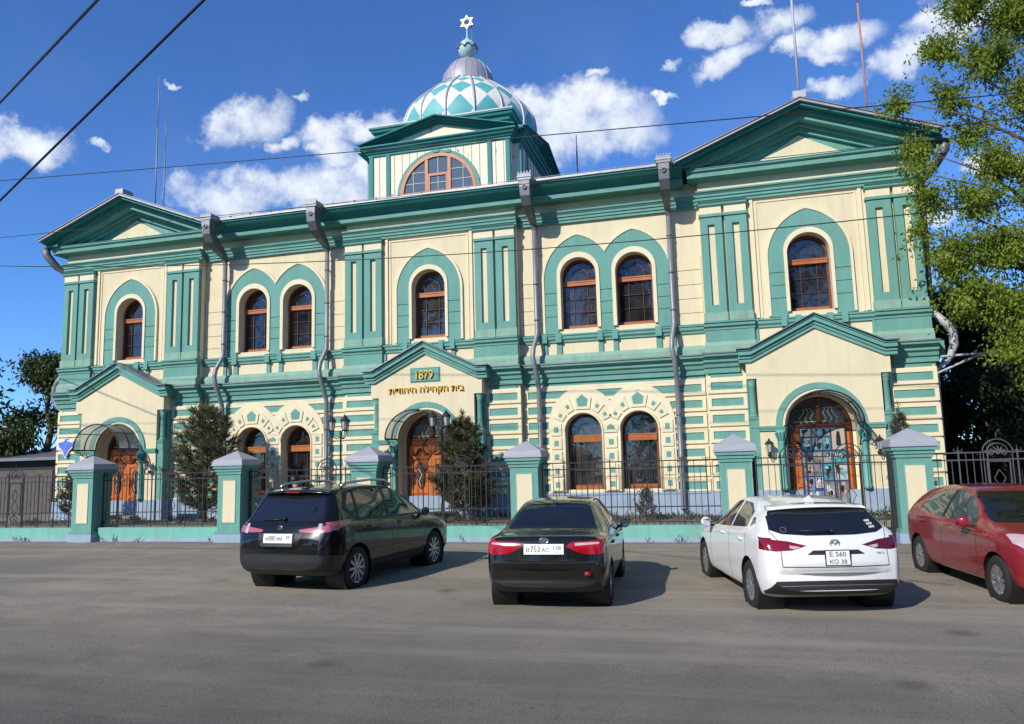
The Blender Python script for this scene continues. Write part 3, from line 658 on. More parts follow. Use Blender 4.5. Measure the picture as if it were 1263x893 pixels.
# --- lower walls with banded courses
def courses(mb, spans, y0):
    """spans(zlo,zhi) -> list of (x0,x1); cream raised blocks with sunk teal panels"""
    for k in range(7):
        zc = 2.94-.4545*k; z0, z1 = zc-.2, zc+.2
        if z0 < .06: z0 = .06
        for x0, x1 in spans(z0, z1):
            if x1-x0 < .12: continue
            mx = .10 if x1-x0 > .4 else .06
            p0, p1 = max(zc-.108, z0+.04), zc+.108
            mb.plate([(x0, z0), (x1, z0), (x1, z1), (x0, z1)], [[(x0+mx, p0), (x1-mx, p0), (x1-mx, p1), (x0+mx, p1)]], y0-.055, y0, 'cream_trim')
            mb.box(x0+mx, x1-mx, y0-.028, y0, p0, p1, 'teal')
for c, d in zip(PC, DC):
    mb = MB(); w = PW+.02
    mb.plate([(c-w, .05), (c+w, .05), (c+w, 3.5), (c-w, 3.5)], [archloop(d, .05, 1.70, 1.0)], -.02, .4, 'cream')
    def sp(z0, z1): return [(c-w-.02, d-1.79), (d+1.79, c+w+.02)]
    courses(mb, sp, -.02)
    for x0, x1 in sp(0, 0): mb.box(x0+.1, x1-.1, -.05, -.02, 3.18, 3.32, 'teal'); mb.box(x0, x1, -.06, -.02, 3.13, 3.18, 'cream_trim')
    mb.plate([(c-w-.08, ZY-.1), (c+w+.08, ZY-.1), (c+w+.08, .05), (c-w-.08, .05)], [[(d-.9, ZY-.2), (d+.9, ZY-.2), (d+.9, .06), (d-.9, .06)]][:0], -.10, .3, 'bluegrey')
    mb.build('lower_wall', SY)
for (a, b2), ws in zip(BAYS, WLO):
    mb = MB(); w0, w1 = ws; zs = 1.50
    mb.plate([(a, .05), (b2, .05), (b2, 3.5), (a, 3.5)], [archloop(w, .15, 1.82, .53) for w in ws], B, B+.45, 'cream')
    def sp(z0, z1):
        rr = .93; dz = max(0, max(z0-1.82, 0)); 
        hw = math.sqrt(max(rr*rr-dz*dz, 0)) if dz < rr else 0
        if hw > 0: r_ = [(a+.10, w0-hw)]+([(w0+hw, w1-hw)] if w1-hw-(w0+hw) > .1 else [])+[(w1+hw, b2-.10)]
        else: r_ = [(a+.10, b2-.10)]
        # quoin piers at the ends are separate short blocks
        o = []
        for x0, x1 in r_: o.append((x0, x1))
        return o
    courses(mb, sp, B)
    mb.box(a+.1, b2-.1, B-.035, B, 3.20, 3.32, 'teal'); mb.box(a+.1, b2-.1, B-.06, B, 3.14, 3.2, 'cream_trim')
    mb.box(a, b2, B-.10, B+.3, ZY-.1, .05, 'bluegrey'); mb.mouldx(a, b2, [(B-.10, .05), (B-.12, .04), (B-.12, -.0), (B-.10, -.02)], 'bluegrey')
    mb.build('lower_wall', SY)
    # round windows' surrounds: ring, voussoirs with teal insets, jamb blocks, keystones
    mb = MB(); zs = 1.82; R0, R1 = .58, 1.02
    mid = (w0+w1)/2; apex = 3.18
    def outl(w): return pointed(w, 2.02, 1.02, 1.15)
    pr = [p for p in outl(w1) if p[0] >= mid]; pl = [p for p in outl(w0) if p[0] <= mid]
    mb.plate([(w1+1.02, .1)]+pr+pl+[(w0-1.02, .1), (w0-.55, .1)]+semi(w0, zs, .55, 22, 180, 0)+[(w0+.55, .1), (w1-.55, .1)]+semi(w1, zs, .55, 22, 180, 0)+[(w1+.55, .1)], [], B-.085, B, 'cream_trim')
    yb = B-.12
    def block(poly, inset):
        mb.plate(ccw(poly), [], yb, B-.08, 'cream_trim'); mb.plate(ccw(inset), [], yb-.006, yb+.005, 'teal')
    for w in ws:
        # roll along the opening
        mb.tube([(w-.57, B-.09, .15), (w-.57, B-.09, zs)]+[(p[0], B-.09, p[1]) for p in semi(w, zs, .57, 20, 180, 0)]+[(w+.57, B-.09, .15)], .035, 'cream_trim', 6)
        for k in range(5):
            z = .33+.40*k-.03
            for xc in ((w-.80) if w == w0 else None, (w+.80) if w == w1 else None):
                if xc is None: continue
                h = .155; block([(xc-h, z-.17), (xc+h, z-.17), (xc+h, z+.17), (xc-h, z+.17)], [(xc-.065, z-.08), (xc+.065, z-.08), (xc+.065, z+.08), (xc-.065, z+.08)])
        for a0 in (12, 35, 58, 122, 145, 168):
            if a0 in (12, 168): continue
            a1 = R(a0-9.5); a2 = R(a0+9.5); rr0 = .67
            def ro(an):
                # radius to the pointed outline, less a margin
                t = abs(math.cos(an)); return .93+.20*max(0, 1-t)**1.3
            po = [(w+rr0*math.cos(a1), zs+.03+rr0*math.sin(a1)), (w+ro(a1)*math.cos(a1), zs+.03+ro(a1)*math.sin(a1)), (w+ro(a2)*math.cos(a2), zs+.03+ro(a2)*math.sin(a2)), (w+rr0*math.cos(a2), zs+.03+rr0*math.sin(a2))]
            cx = sum(p[0] for p in po)/4; cz = sum(p[1] for p in po)/4
            block(po, [(cx+(p[0]-cx)*.36, cz+(p[1]-cz)*.36) for p in po])
        def pent(s): return [(w-.20*s, 2.70-.21*s), (w+.20*s, 2.70-.21*s), (w+.26*s, 2.70+.10*s), (w, 2.70+.32*s), (w-.26*s, 2.70+.10*s)]
        block(pent(1.05), pent(.66))
    for k in range(4):
        z = .33+.40*k-.03; h = .17; block([(mid-h, z-.17), (mid+h, z-.17), (mid+h, z+.17), (mid-h, z+.17)], [(mid-.07, z-.08), (mid+.07, z-.08), (mid+.07, z+.08), (mid-.07, z+.08)])
    z = .33+1.6; block([(mid-.2, z-.15), (mid+.2, z-.15), (mid+.22, z+.05), (mid, z+.2), (mid-.22, z+.05)], [(mid-.11, z-.06), (mid+.11, z-.06), (mid+.11, z+.02), (mid, z+.09), (mid-.11, z+.02)])
    mb.build('window_surround', SY)
    for w in ws:
        mb = MB(); reveal_sill(mb, w, B+.05, .15, .5); mb.build('window_sill', SY)
        window(w, B+.30, .15, 1.82, .50, lower=True)

# --- portals
def portal(c, d, yb=-.47):
    hw = 1.79; P = MB()
    # body front, with notched upper corners for the columns
    def ztop(x): return 4.50-.50*abs(x)
    body = [(d-hw, ZY-.05), (d+hw, ZY-.05), (d+hw, 3.72), (d+1.66, 3.72), (d, 4.50), (d-1.66, 3.72), (d-hw, 3.72)]
    hw2 = hw-.25
    body = [(d-hw2, ZY-.05), (d+hw2, ZY-.05), (d+hw2, 3.05), (d+hw, 3.05), (d+hw, 3.72), (d+1.66, 3.72), (d, 4.50), (d-1.66, 3.72), (d-hw, 3.72), (d-hw, 3.05), (d-hw2, 3.05)]
    P.plate(body, [archloop(d, ZY-.02, 1.72, .90, 26)][:0]+[[(d-.90, ZY-.04)]+[(d+.90, ZY-.04)]+semi(d, 1.72, .90, 26, 0, 180)], yb, 0, 'cream')
    P.box(d-hw2-.03, d-.905, yb-.04, yb, ZY-.05, .08, 'bluegrey'); P.box(d+.905, d+hw2+.03, yb-.04, yb, ZY-.05, .08, 'bluegrey')
    # reveal back to the door plane
    P.plate([(d-.90, ZY)]+[(d+.90, ZY)]+semi(d, 1.72, .90, 26, 0, 180), [[(d-.80, ZY+.001), (d+.80, ZY+.001)]+semi(d, 1.70, .80, 26, 0, 180)], -.02, .10, 'cream_trim')
    P.build('portal_wall', SY)
    # archivolt, imposts, door-side columns
    A = MB(); ring_plate(A, d, 1.74, 1.13, .97, yb-.05, yb, 'teal', 28); ring_plate(A, d, 1.74, .972, .90, yb-.025, yb, 'cream_trim', 28)
    for s in (-1, 1):
        x0, x1 = sorted((d+s*.90, d+s*(hw2+.02))); A.mouldx(x0, x1, [(yb, 1.63), (yb-.04, 1.63), (yb-.055, 1.70), (yb-.07, 1.71), (yb-.07, 1.755), (yb, 1.77)], 'teal')
        x0, x1 = sorted((d+s*.905, d+s*1.12)); A.box(x0, x1, yb-.03, yb, .09, 1.63, 'teal')
        cx = d+s*1.01; A.lathe([(.10, .08), (.10, .16), (.075, .20), (.07, .9), (.068, 1.30), (.09, 1.33), (.075, 1.36), (.12, 1.58), (.13, 1.63)], (cx, yb-.06, 0), 'teal_pale', 12)
        for q in range(6): an = R(180+q*36); A.tube([(cx+.075*math.cos(an), yb-.06+.075*math.sin(an), 1.36), (cx+.12*math.cos(an), yb-.06+.12*math.sin(an), 1.46), (cx+.15*math.cos(an), yb-.06+.15*math.sin(an), 1.58), (cx+.13*math.cos(an), yb-.06+.13*math.sin(an), 1.55)], .02, 'teal_deep', 4)
    A.build('door_surround', SY)
    for s in (-1, 1):
        C = MB(); cx = d+s*(hw-.125); yc = yb+.16
        C.box(cx-.12, cx+.12, yb+.045, 0, ZY, 1.72, 'teal'); C.box(cx-.125, cx+.125, yb+.03, 0, ZY-.04, .08, 'bluegrey')
        C.box(cx-.12, cx+.12, yb+.03, 0, 1.72, 2.02, 'teal'); C.box(cx-.12, cx+.12, yc+.06, 0, 2.0, 3.05, 'teal_deep')
        C.lathe([(.12, 2.02), (.12, 2.07), (.09, 2.11), (.085, 2.2), (.078, 2.85), (.10, 2.88), (.08, 2.91), (.125, 3.0), (.125, 3.05)], (cx, yc, 0), 'teal', 14)
        C.mouldx(cx-.13, cx+.13, [(0, 1.94), (yb+.02, 1.94), (yb, 1.98), (yb, 2.02), (0, 2.03)], 'teal')
        C.build('column', SY)
    # raking cornice: steps carried along the gable line
    G = MB(); path = [(d-1.97, 3.50), (d-1.66, 3.50), (d, 4.33), (d+1.66, 3.50), (d+1.97, 3.50)]
    def rake(o0, o1, y0, m, yb2=-.02):
        lo = [(x, z+o0) for x, z in path]; hi = [(x, z+o1) for x, z in path]; G.plate(ccw(lo+hi[::-1]), [], y0, yb2, m)
    rake(-.0, .10, yb-.06, 'teal'); rake(.101, .19, yb-.10, 'teal'); rake(.191, .30, yb-.17, 'teal'); rake(.301, .335, yb-.20, 'teal_deep')
    G.build('gable_cornice', SY)
    Rf = MB()
    for s in (-1, 1):
        p = [(d, 4.69), (d+s*1.68, 3.855), (d+s*2.02, 3.855)]; q = [(x, z+.03) for x, z in p]
        Rf.plate(ccw(p+q[::-1]), [], yb-.25, 0.0, 'roof_metal', back=True)
    Rf.build('gable_roof', SY)
for c, d in zip(PC, DC): portal(c, d)

# --- doors
def door(d, leaf_open=False):
    y = .03; D = MB()
    D.plate([(d-.82, ZY), (d+.82, ZY), (d+.82, 1.70)]+semi(d, 1.70, .82, 24, 0, 180)[1:], [[(d-.73, ZY+.02), (d+.73, ZY+.02), (d+.73, 1.70)]+semi(d, 1.70, .73, 24, 0, 180)[1:]], y-.05, y+.1, 'wood_dark')
    D.box(d-.735, d+.735, y-.06, y+.09, 1.58, 1.74, 'wood_dark'); D.box(d-.76, d+.76, y-.085, y+.05, 1.74, 1.785, 'wood_dark')
    D.box(d-.05, d+.05, y-.05, y+.09, 1.785, 2.43, 'wood_dark')
    dr = D.build('door', SY)
    P = MB(); P.plate([(d-.73, 1.785), (d+.73, 1.785)]+semi(d, 1.70, .73, 24, 7, 173), [], y+.04, y+.05, 'pane_soft')
    for s in (-1, 1):
        for k in range(3): P.tube([(d+s*(.12+.16*k), y+.03, 1.80), (d+s*(.20+.14*k), y+.03, 1.95), (d+s*(.12+.12*k), y+.03, 2.1), (d+s*(.2+.08*k), y+.03, 2.22)], .010, 'gold_pale', 4)
        P.tube([(d+s*.06, y+.03, 1.86), (d+s*.64, y+.03, 1.86)], .012, 'gold_pale', 4)
    P.build('fanlight', dr)
    for s in (-1, 1):
        Lf = MB(); x0, x1 = sorted((d+s*.006, d+s*.73)); xc = (x0+x1)/2
        Lf.box(x0, x1, y-.01, y+.05, ZY+.03, 1.58, 'wood_door')
        # rails, carved pediment and raised panels
        for xa, xb, za, zb, yy in ((x0+.0, x0+.11, ZY+.04, 1.57, .035), (x1-.11, x1, ZY+.04, 1.57, .035), (x0+.11, x1-.11, ZY+.04, ZY+.22, .035), (x0+.11, x1-.11, .12, .22, .035), (x0+.11, x1-.11, 1.16, 1.26, .035)):
            Lf.box(xa, xb, y-.01-yy, y-.01, za, zb, 'wood_door')
        Lf.box(x0+.17, x1-.17, y-.035, y-.01, ZY+.30, .06, 'wood_door'); Lf.box(x0+.21, x1-.21, y-.05, y-.03, ZY+.36, .0, 'wood_dark')
        Lf.tube([(x0+.08, y-.05, 1.30)]+[(xc+t*(x1-x0-.16)/2, y-.055, 1.36+.12*math.cos(t*math.pi)**1 if abs(t) < .5 else 1.32) for t in (-.8, -.5, -.25, 0, .25, .5, .8)]+[(x1-.08, y-.05, 1.30)], .035, 'wood_dark', 6)
        Lf.lathe([(.001, -.02), (.12, 0), (.16, .01), (.17, .03)], (xc, y-.035, .92), 'wood_door', 16, axis='y')
        lf = Lf.build('door_leaf', dr)
        g = MB(); ov = [(xc+.125*math.cos(t), .68+.40*math.sin(t)) for t in [2*math.pi*i/24 for i in range(24)]]; oi = [(xc+.095*math.cos(t), .68+.36*math.sin(t)) for t in [2*math.pi*i/24 for i in range(24)]]
        g.plate(ov, [oi], y-.075, y-.01, 'wood_dark'); g.plate(oi, [], y-.055, y-.04, 'pane_soft')
        g.tube([(xc, y-.06, .34), (xc-.05, y-.06, .5), (xc+.05, y-.06, .68), (xc-.05, y-.06, .86), (xc, y-.06, 1.02)], .012, 'gold_pale', 4)
        g.build('oval_glass', dr)
        hdl = MB(); hx = d+s*.10; hdl.tube([(hx, y-.06, .55), (hx, y-.11, .55), (hx, y-.11, .82), (hx, y-.06, .82)], .014, 'gold', 6); hdl.build('handle', dr)
    return dr
for d in DC: door(d)
for d in DC:
    mb = MB()
    for k in range(2): mb.box(d-.95-.12*k, d+.95+.12*k, -.85-.3*k, -.02, ZY-.1, ZY+.16-.08*k, 'paving')
    mb.build('door_step', SY)
HEB = "\u05ea\u05d9\u05d3\u05d5\u05d4\u05d9\u05d4 \u05d4\u05dc\u05d9\u05d4\u05e7\u05d4 \u05ea\u05d9\u05d1"      # right-to-left words set in visual order
# ------------------------------------------------------------------ main cornice, pediments, roof
EAVE = [(.25, 8.80), (-.04, 8.80), (-.10, 8.80), (-.16, 8.815), (-.25, 8.82), (-.25, 8.965), (-.29, 8.98), (-.34, 9.04), (-.42, 9.09), (-.52, 9.12), (-.60, 9.20), (-.63, 9.215), (-.63, 9.27), (.25, 9.55)]
SL = .388
mb = MB(); mb.mouldx(-7.93, 7.93, [p for p in EAVE if p[1] < 8.97]+[(.25, 8.97)], 'teal'); mb.mouldx(-7.93, 7.93, [(.2, 8.968), (-.245, 8.968)]+[p for p in EAVE if p[1] >= 8.97], 'teal_wood_shade'); mb.build('eaves_cornice', SY)  # soffit half coloured darker than the fascia to deepen its shade
mb = MB(); mb.mouldx(-7.93, 7.93, [(-.64, 9.262), (-.675, 9.27), (-.675, 9.335), (-.64, 9.345), (-.60, 9.30)], 'gutter'); 
for i in range(21): x = -7.6+i*.76; mb.box(x-.012, x+.012, -.62, -.50, 9.33, 9.42, 'zinc_dark')
mb.tube([(-7.9, -.52, 9.43), (7.9, -.52, 9.43)], .010, 'zinc_dark', 4); mb.build('gutter', SY)
mb = MB()
zr = lambda y: 9.30+(y+.60)*2.3/7.4
mb.add([(-7.93, -.60, 9.30), (7.93, -.60, 9.30), (7.93, .35, zr(.35)), (-7.93, .35, zr(.35)), (-14.3, .35, zr(.35)), (14.3, .35, zr(.35)), (14.3, 6.8, 11.6), (-14.3, 6.8, 11.6), (14.3, 14.2, 9.3), (-14.3, 14.2, 9.3)], [(0, 1, 2, 3), (4, 3, 2, 5, 6, 7), (7, 6, 8, 9)], 'roof_metal')
for x in [i*.6-13.8 for i in range(47)]:
    if abs(x) < 7.9: mb.obox((x, 3.1, 10.46), (.012, 0, 0), (0, 3.7, 1.15), (0, -.008, .025), 'roof_metal')
mb.build('roof', SY)
for c in (PC[0], PC[2]):
    H = 3.34
    mb = MB()
    # horizontal cornice
    mb.mouldx(c-3.12, c+3.12, [(.05, 8.86), (-.02, 8.86), (-.10, 8.885), (-.20, 8.90), (-.33, 8.905), (-.33, 9.035), (-.37, 9.05), (-.40, 9.075), (-.40, 9.13), (-.0, 9.26), (.05, 9.27)], 'teal')
    mb.mouldx(c-3.16, c+3.16, [(-.42, 9.128), (-.42, 9.142), (.05, 9.285), (.05, 9.268)], 'teal_pale')
    # tympanum
    def z(x, top): return top-SL*abs(x-c)
    mb.add([(c-2.9, .14, 9.0), (c+2.9, .14, 9.0), (c, .14, 10.45)], [(0, 1, 2)], 'teal')
    mb.plate(ccw([(c-1.15, 9.30), (c+1.15, 9.30), (c, 9.95)]), [], .10, .13, 'cream')
    def chev(top, bot, y0, y1, m, reach):
        a = [(c-reach, z(c-reach, top)), (c, top), (c+reach, z(c+reach, top))]; b_ = [(c+reach, z(c+reach, bot)), (c, bot), (c-reach, z(c-reach, bot))]
        mb.plate(ccw(a+b_), [], y0, y1, m, back=True)
    chev(10.16, 10.03, .02, .14, 'teal', 2.3)
    chev(10.30, 10.17, -.10, .14, 'teal', 2.9)
    chev(10.40, 10.265, -.36, .14, 'teal', 3.05)
    chev(10.45, 10.401, -.44, .14, 'teal', 3.15)
    chev(10.50, 10.451, -.52, .14, 'teal_wood_shade', 3.25)
    chev(10.585, 10.501, -.70, .14, 'teal_wood_shade', H)  # top two rake steps use the darker teal as painted soffit shade
    mb.build('pediment', SY)
    mb = MB()
    chev2 = [(c-H-.08, z(c-H-.08, 10.586)), (c, 10.586), (c+H+.08, z(c+H+.08, 10.586))]
    mb.plate(ccw(chev2+[(x, zz+.065) for x, zz in chev2][::-1]), [], -.80, .3, 'gutter', back=True)
    v = [(c-H-.1, z(c-H-.1, 10.655)), (c, 10.655), (c+H+.1, z(c+H+.1, 10.655))]
    mb.plate(ccw(v+[(x, zz+.03) for x, zz in v][::-1]), [], -.83, 7.0, 'roof_metal', back=True)
    mb.box(c-.17, c+.17, -.80, -.45, 10.66, 10.86, 'zinc_white') if c > 0 else mb.box(c-.16, c+.16, -.80, -.3, 10.64, 10.82, 'gutter')
    mb.build('gable_roof', SY)
# end returns of the cornice on the long sides
for s in (-1, 1):
    mb = MB(); x = s*14.04; x0, x1 = sorted((x, x+s*.42)); mb.box(x0, x1, -.30, 13.6, 8.9, 9.13, 'teal'); x0, x1 = sorted((x, x+s*.6)); mb.box(x0, x1, -.5, 13.6, 9.125, 9.24, 'teal_deep'); mb.build('side_cornice', SY)

# --- rainwater heads and downpipes
def downpipe(x, xl, name='downpipe'):
    mb = MB(); yb = B-.19
    p = [(x, -.02, 8.05), (x, -.02, 4.95), (xl*.0+x, -.05, 4.75), (x-.06, -.32, 4.30), (x-.08, -.36, 4.05), (x-.02, -.36, 3.75), (x+.0, -.12, 3.30), (x, -.02, 3.1), (x, -.02, -.35), (x, -.10, -.42)]
    mb.tube([(a, b_+.04, c_) for a, b_, c_ in p], .072, 'zinc', 10)
    for z in (7.4, 6.3, 5.2, 2.2, 1.0): mb.lathe([(.085, -.025), (.085, .025)], (x, .02, z), 'zinc_dark', 10)
    mb.obox((x, .12, 7.4), (.015, 0, 0), (0, .1, 0), (0, 0, .015), 'zinc_dark'); mb.obox((x, .12, 2.2), (.015, 0, 0), (0, .1, 0), (0, 0, .015), 'zinc_dark')
    d = mb.build(name, SY)
    # gooseneck: flat tapering box swept from the gutter back to the wall
    g = MB(); path = [(-.86, 9.20, .155, .20), (-.88, 9.0, .15, .19), (-.86, 8.80, .145, .18), (-.74, 8.62, .135, .17), (-.50, 8.46, .12, .15), (-.25, 8.33, .10, .12), (-.05, 8.20, .085, .09), (.02, 8.02, .078, .078)]
    vs = []; n = len(path)
    for i, (y, z, hw, hd) in enumerate(path):
        a = path[max(i-1, 0)]; b_ = path[min(i+1, n-1)]; t = Vector((0, b_[0]-a[0], b_[1]-a[1])).normalized(); nn = Vector((0, t.z, -t.y))
        for sx, sn in ((-1, -1), (1, -1), (1, 1), (-1, 1)): vs.append(Vector((x+sx*hw, y, z))+nn*(sn*hd))
    fs = [(i*4+j, i*4+(j+1) % 4, (i+1)*4+(j+1) % 4, (i+1)*4+j) for i in range(n-1) for j in range(4)]; fs += [(0, 1, 2, 3), tuple(range((n-1)*4, n*4))]
    g.add(vs, fs, 'zinc_dark')
    g.box(x-.20, x+.20, -1.08, -.62, 9.20, 9.40, 'zinc'); g.box(x-.22, x+.22, -1.10, -.60, 9.28, 9.32, 'zinc_white')
    for k in range(5): g.box(x-.19+k*.09, x-.15+k*.09, -1.085, -1.065, 9.40, 9.455, 'zinc')
    g.lathe([(.05, -.012), (.07, -.012), (.07, .012), (.05, .012)], (x, -1.085, 8.98), 'zinc', 14, axis='y', cap=False)
    g.build('rainwater_head', d)
for x in (-7.42, -3.56, 3.44, 7.46): downpipe(x, 0)
for s in (-1, 1):
    mb = MB(); x = s*14.35; mb.tube([(s*14.75, -.3, 9.15), (s*14.7, -.3, 8.9), (s*14.45, -.1, 8.5), (s*14.2, .25, 8.2), (s*14.15, .25, 4.7)], [.14, .14, .13, .1, .09], 'zinc_dark', 8)
    mb.tube([(s*14.15, .25, 4.7), (s*14.5, .25, 4.3), (s*14.62, .25, 4.1), (s*14.62, .25, 3.75), (s*14.5, .25, 3.45), (s*14.15, .3, 3.1), (s*14.12, .3, -.3)], [.09, .11, .11, .11, .09, .07, .06], 'zinc_white' if s > 0 else 'zinc', 8); mb.build('downpipe', SY)

# ------------------------------------------------------------------ dome tower
TY0 = 1.0; TYC = 4.4
mb = MB()
mb.box(-2.48, 2.48, TY0, 2.0, 9.6, 11.62, 'boards'); mb.box(-2.72, 2.72, TY0+.42, 7.8, 9.6, 11.62, 'boards')
for k in range(1, 18):
    x = -2.4+k*.275
    mb.box(x-.008, x+.008, TY0-.012, TY0+.02, 9.7, 11.48, 'zinc_dark')
for k in range(16): y = 1.75+k*.38; mb.box(2.70, 2.735, y-.012, y+.012, 9.7, 11.45, 'zinc_dark')
mb.box(-2.3, 2.3, TY0+.4, 7.9, 11.6, 12.5, 'boards')
mb.build('tower_wall', SY)
for x in (-2.42, -1.80, 1.80, 2.42): mb = MB(); mb.box(x-.07, x+.07, TY0-.045, TY0+.05, 9.6, 11.48, 'teal_wood_shade'); mb.build('tower_pilaster', SY)
mb = MB()
for x in (2.42, 2.72): mb = MB(); mb.box(x-.0, x+.05, TY0+.38 if x > 2.6 else TY0-.02, TY0+.55 if x > 2.6 else TY0+.10, 9.6, 11.48, 'teal_deep'); mb.build('corner_board', SY)
mb = MB()
mb.box(2.71, 2.765, 2.3, 2.42, 9.6, 11.48, 'teal_deep'); mb.box(-2.77, -2.71, TY0+.4, TY0+.5, 9.6, 11.48, 'teal')
mb.build('corner_board', SY)
prof = [(-.05, 11.47), (.05, 11.47), (.05, 11.53), (.10, 11.56), (.12, 11.61), (.19, 11.64), (.21, 11.70), (.28, 11.73), (.28, 11.775), (-.05, 11.82)]
mb = MB(); mb.sweep([(-2.72, 7.8), (-2.72, TY0+.42), (-2.48, TY0+.42), (-2.48, TY0), (2.48, TY0), (2.48, TY0+.42), (2.72, TY0+.42), (2.72, 7.8)][::1], prof, 'teal_wood_shade')
mb.build('tower_cornice', SY)
def gablet(mb, half, zb, rise, place, depth=.35):
    """raking cornice and sunk tympanum; place(u,out,z) gives the 3D point"""
    def pl(loop, o0, o1, m):
        n = len(loop); v = [place(u, o0, z) for u, z in loop]+[place(u, o1, z) for u, z in loop]
        mb.add(v, [tuple(range(n)), tuple(range(2*n-1, n-1, -1))]+[(i, (i+1) % n, n+(i+1) % n, n+i) for i in range(n)], m)
    s = rise/half
    for o, t0, t1, r in ((.04, .03, -.02, -.0), (.14, .08, .031, 0), (.24, .14, .081, 0), (.36, .175, .141, 0)):
        a = half+.12*(t0 > .05)
        pl([(-a, zb+t0-.12*s*(t0 > .05)), (0, zb+rise+t0), (a, zb+t0-.12*s*(t0 > .05)), (a, zb+t1-.12*s*(t0 > .05)), (0, zb+rise+t1), (-a, zb+t1-.12*s*(t0 > .05))], o, -depth, 'teal_wood_shade')
    pl([(-half+.05, zb-.02), (half-.05, zb-.02), (0, zb+rise-.02)], -.05, -depth, 'boards')
G = MB(); gablet(G, 2.62, 11.70, .66, lambda u, o, z: (u, TY0-o, z), 1.2); G.build('tower_gable', SY)
G = MB(); gablet(G, 3.35, 11.72, .74, lambda u, o, z: (2.72+o, TYC+u, z), 2.4); G.build('tower_gable', SY); G = MB(); gablet(G, 3.35, 11.72, .74, lambda u, o, z: (-2.72-o, TYC+u, z), 2.4); G.build('tower_gable', SY)
mb = MB()
for s in (-1, 1): mb.add([(0, TY0-.36, 12.54), (s*2.8, TY0-.36, 11.835), (s*2.8, 2.2, 11.835), (0, 2.2, 12.54)], [(0, 1, 2, 3)], 'teal_deep')
mb.build('tower_gable_roof', SY)
prof2 = [(-.05, 12.20), (.05, 12.20), (.05, 12.26), (.11, 12.30), (.13, 12.38), (.22, 12.44), (.25, 12.52), (.29, 12.54), (.29, 12.60), (-.05, 12.63)]
mb = MB(); mb.sweep([(-2.3, 7.9), (-2.3, TY0+.4), (2.3, TY0+.4), (2.3, 7.9)], prof2, 'teal_wood_shade')
mb.box(-2.58, 2.58, TY0+.12, 8.0, 12.61, 12.65, 'roof_metal'); mb.build('attic_cornice', SY)
# lunette window
mb = MB(); zc = 9.95; r = 1.30; cx = .0
ring_plate(mb, cx, zc, r+.16, r+.04, TY0-.05, TY0+.05, 'teal', 28)
for a in (75, 92): t = R(a); mb.obox((cx+(r+.12)*math.cos(t), TY0-.05, zc+(r+.12)*math.sin(t)), (.10, 0, 0), (0, .03, 0), (0, 0, .05), 'teal')
mb.build('lunette_surround', SY)
mb = MB(); ring_plate(mb, cx, zc, r+.04, r-.07, TY0-.07, TY0+.05, 'wood', 28)
mb.box(cx-r, cx+r, TY0-.075, TY0+.05, zc-.06, zc+.05, 'wood')
for x in (-.40, .40): mb.box(cx+x-.055, cx+x+.055, TY0-.06, TY0+.04, zc+.05, zc+1.19, 'wood')
mb.box(cx-.345, cx+.345, TY0-.058, TY0+.04, zc+.58, zc+.66, 'wood')
for x0, x1, z0, z1 in ((-.345, -.28, .05, .58), (.28, .345, .05, .58)): mb.box(cx+x0, cx+x1, TY0-.055, TY0+.03, zc+z0, zc+z1, 'wood')
lw = mb.build('lunette_window', SY)
mb = MB(); mb.plate(semi(cx, zc, r, 28, 0, 180), [], TY0-.02, TY0, 'pane_sky_reflection'); mb.build('pane', lw)
mb = MB()
for x in (-.88, .88, 0): mb.box(cx+x-.01, cx+x+.01, TY0-.035, TY0-.015, zc, zc+(r*r-x*x)**.5-.05, 'zinc')
for z in (.38, .75): 
    for x0, x1 in ((-1.2, -.45), (.45, 1.2)):
        hw = math.sqrt(r*r-z*z)-.05; mb.box(cx+max(x0, -hw), cx+min(x1, hw), TY0-.036, TY0-.016, zc+z-.01, zc+z+.01, 'zinc')
mb.box(cx-.28, cx+.28, TY0-.036, TY0-.016, zc+.33, zc+.35, 'zinc'); mb.build('glazing_bar', lw)

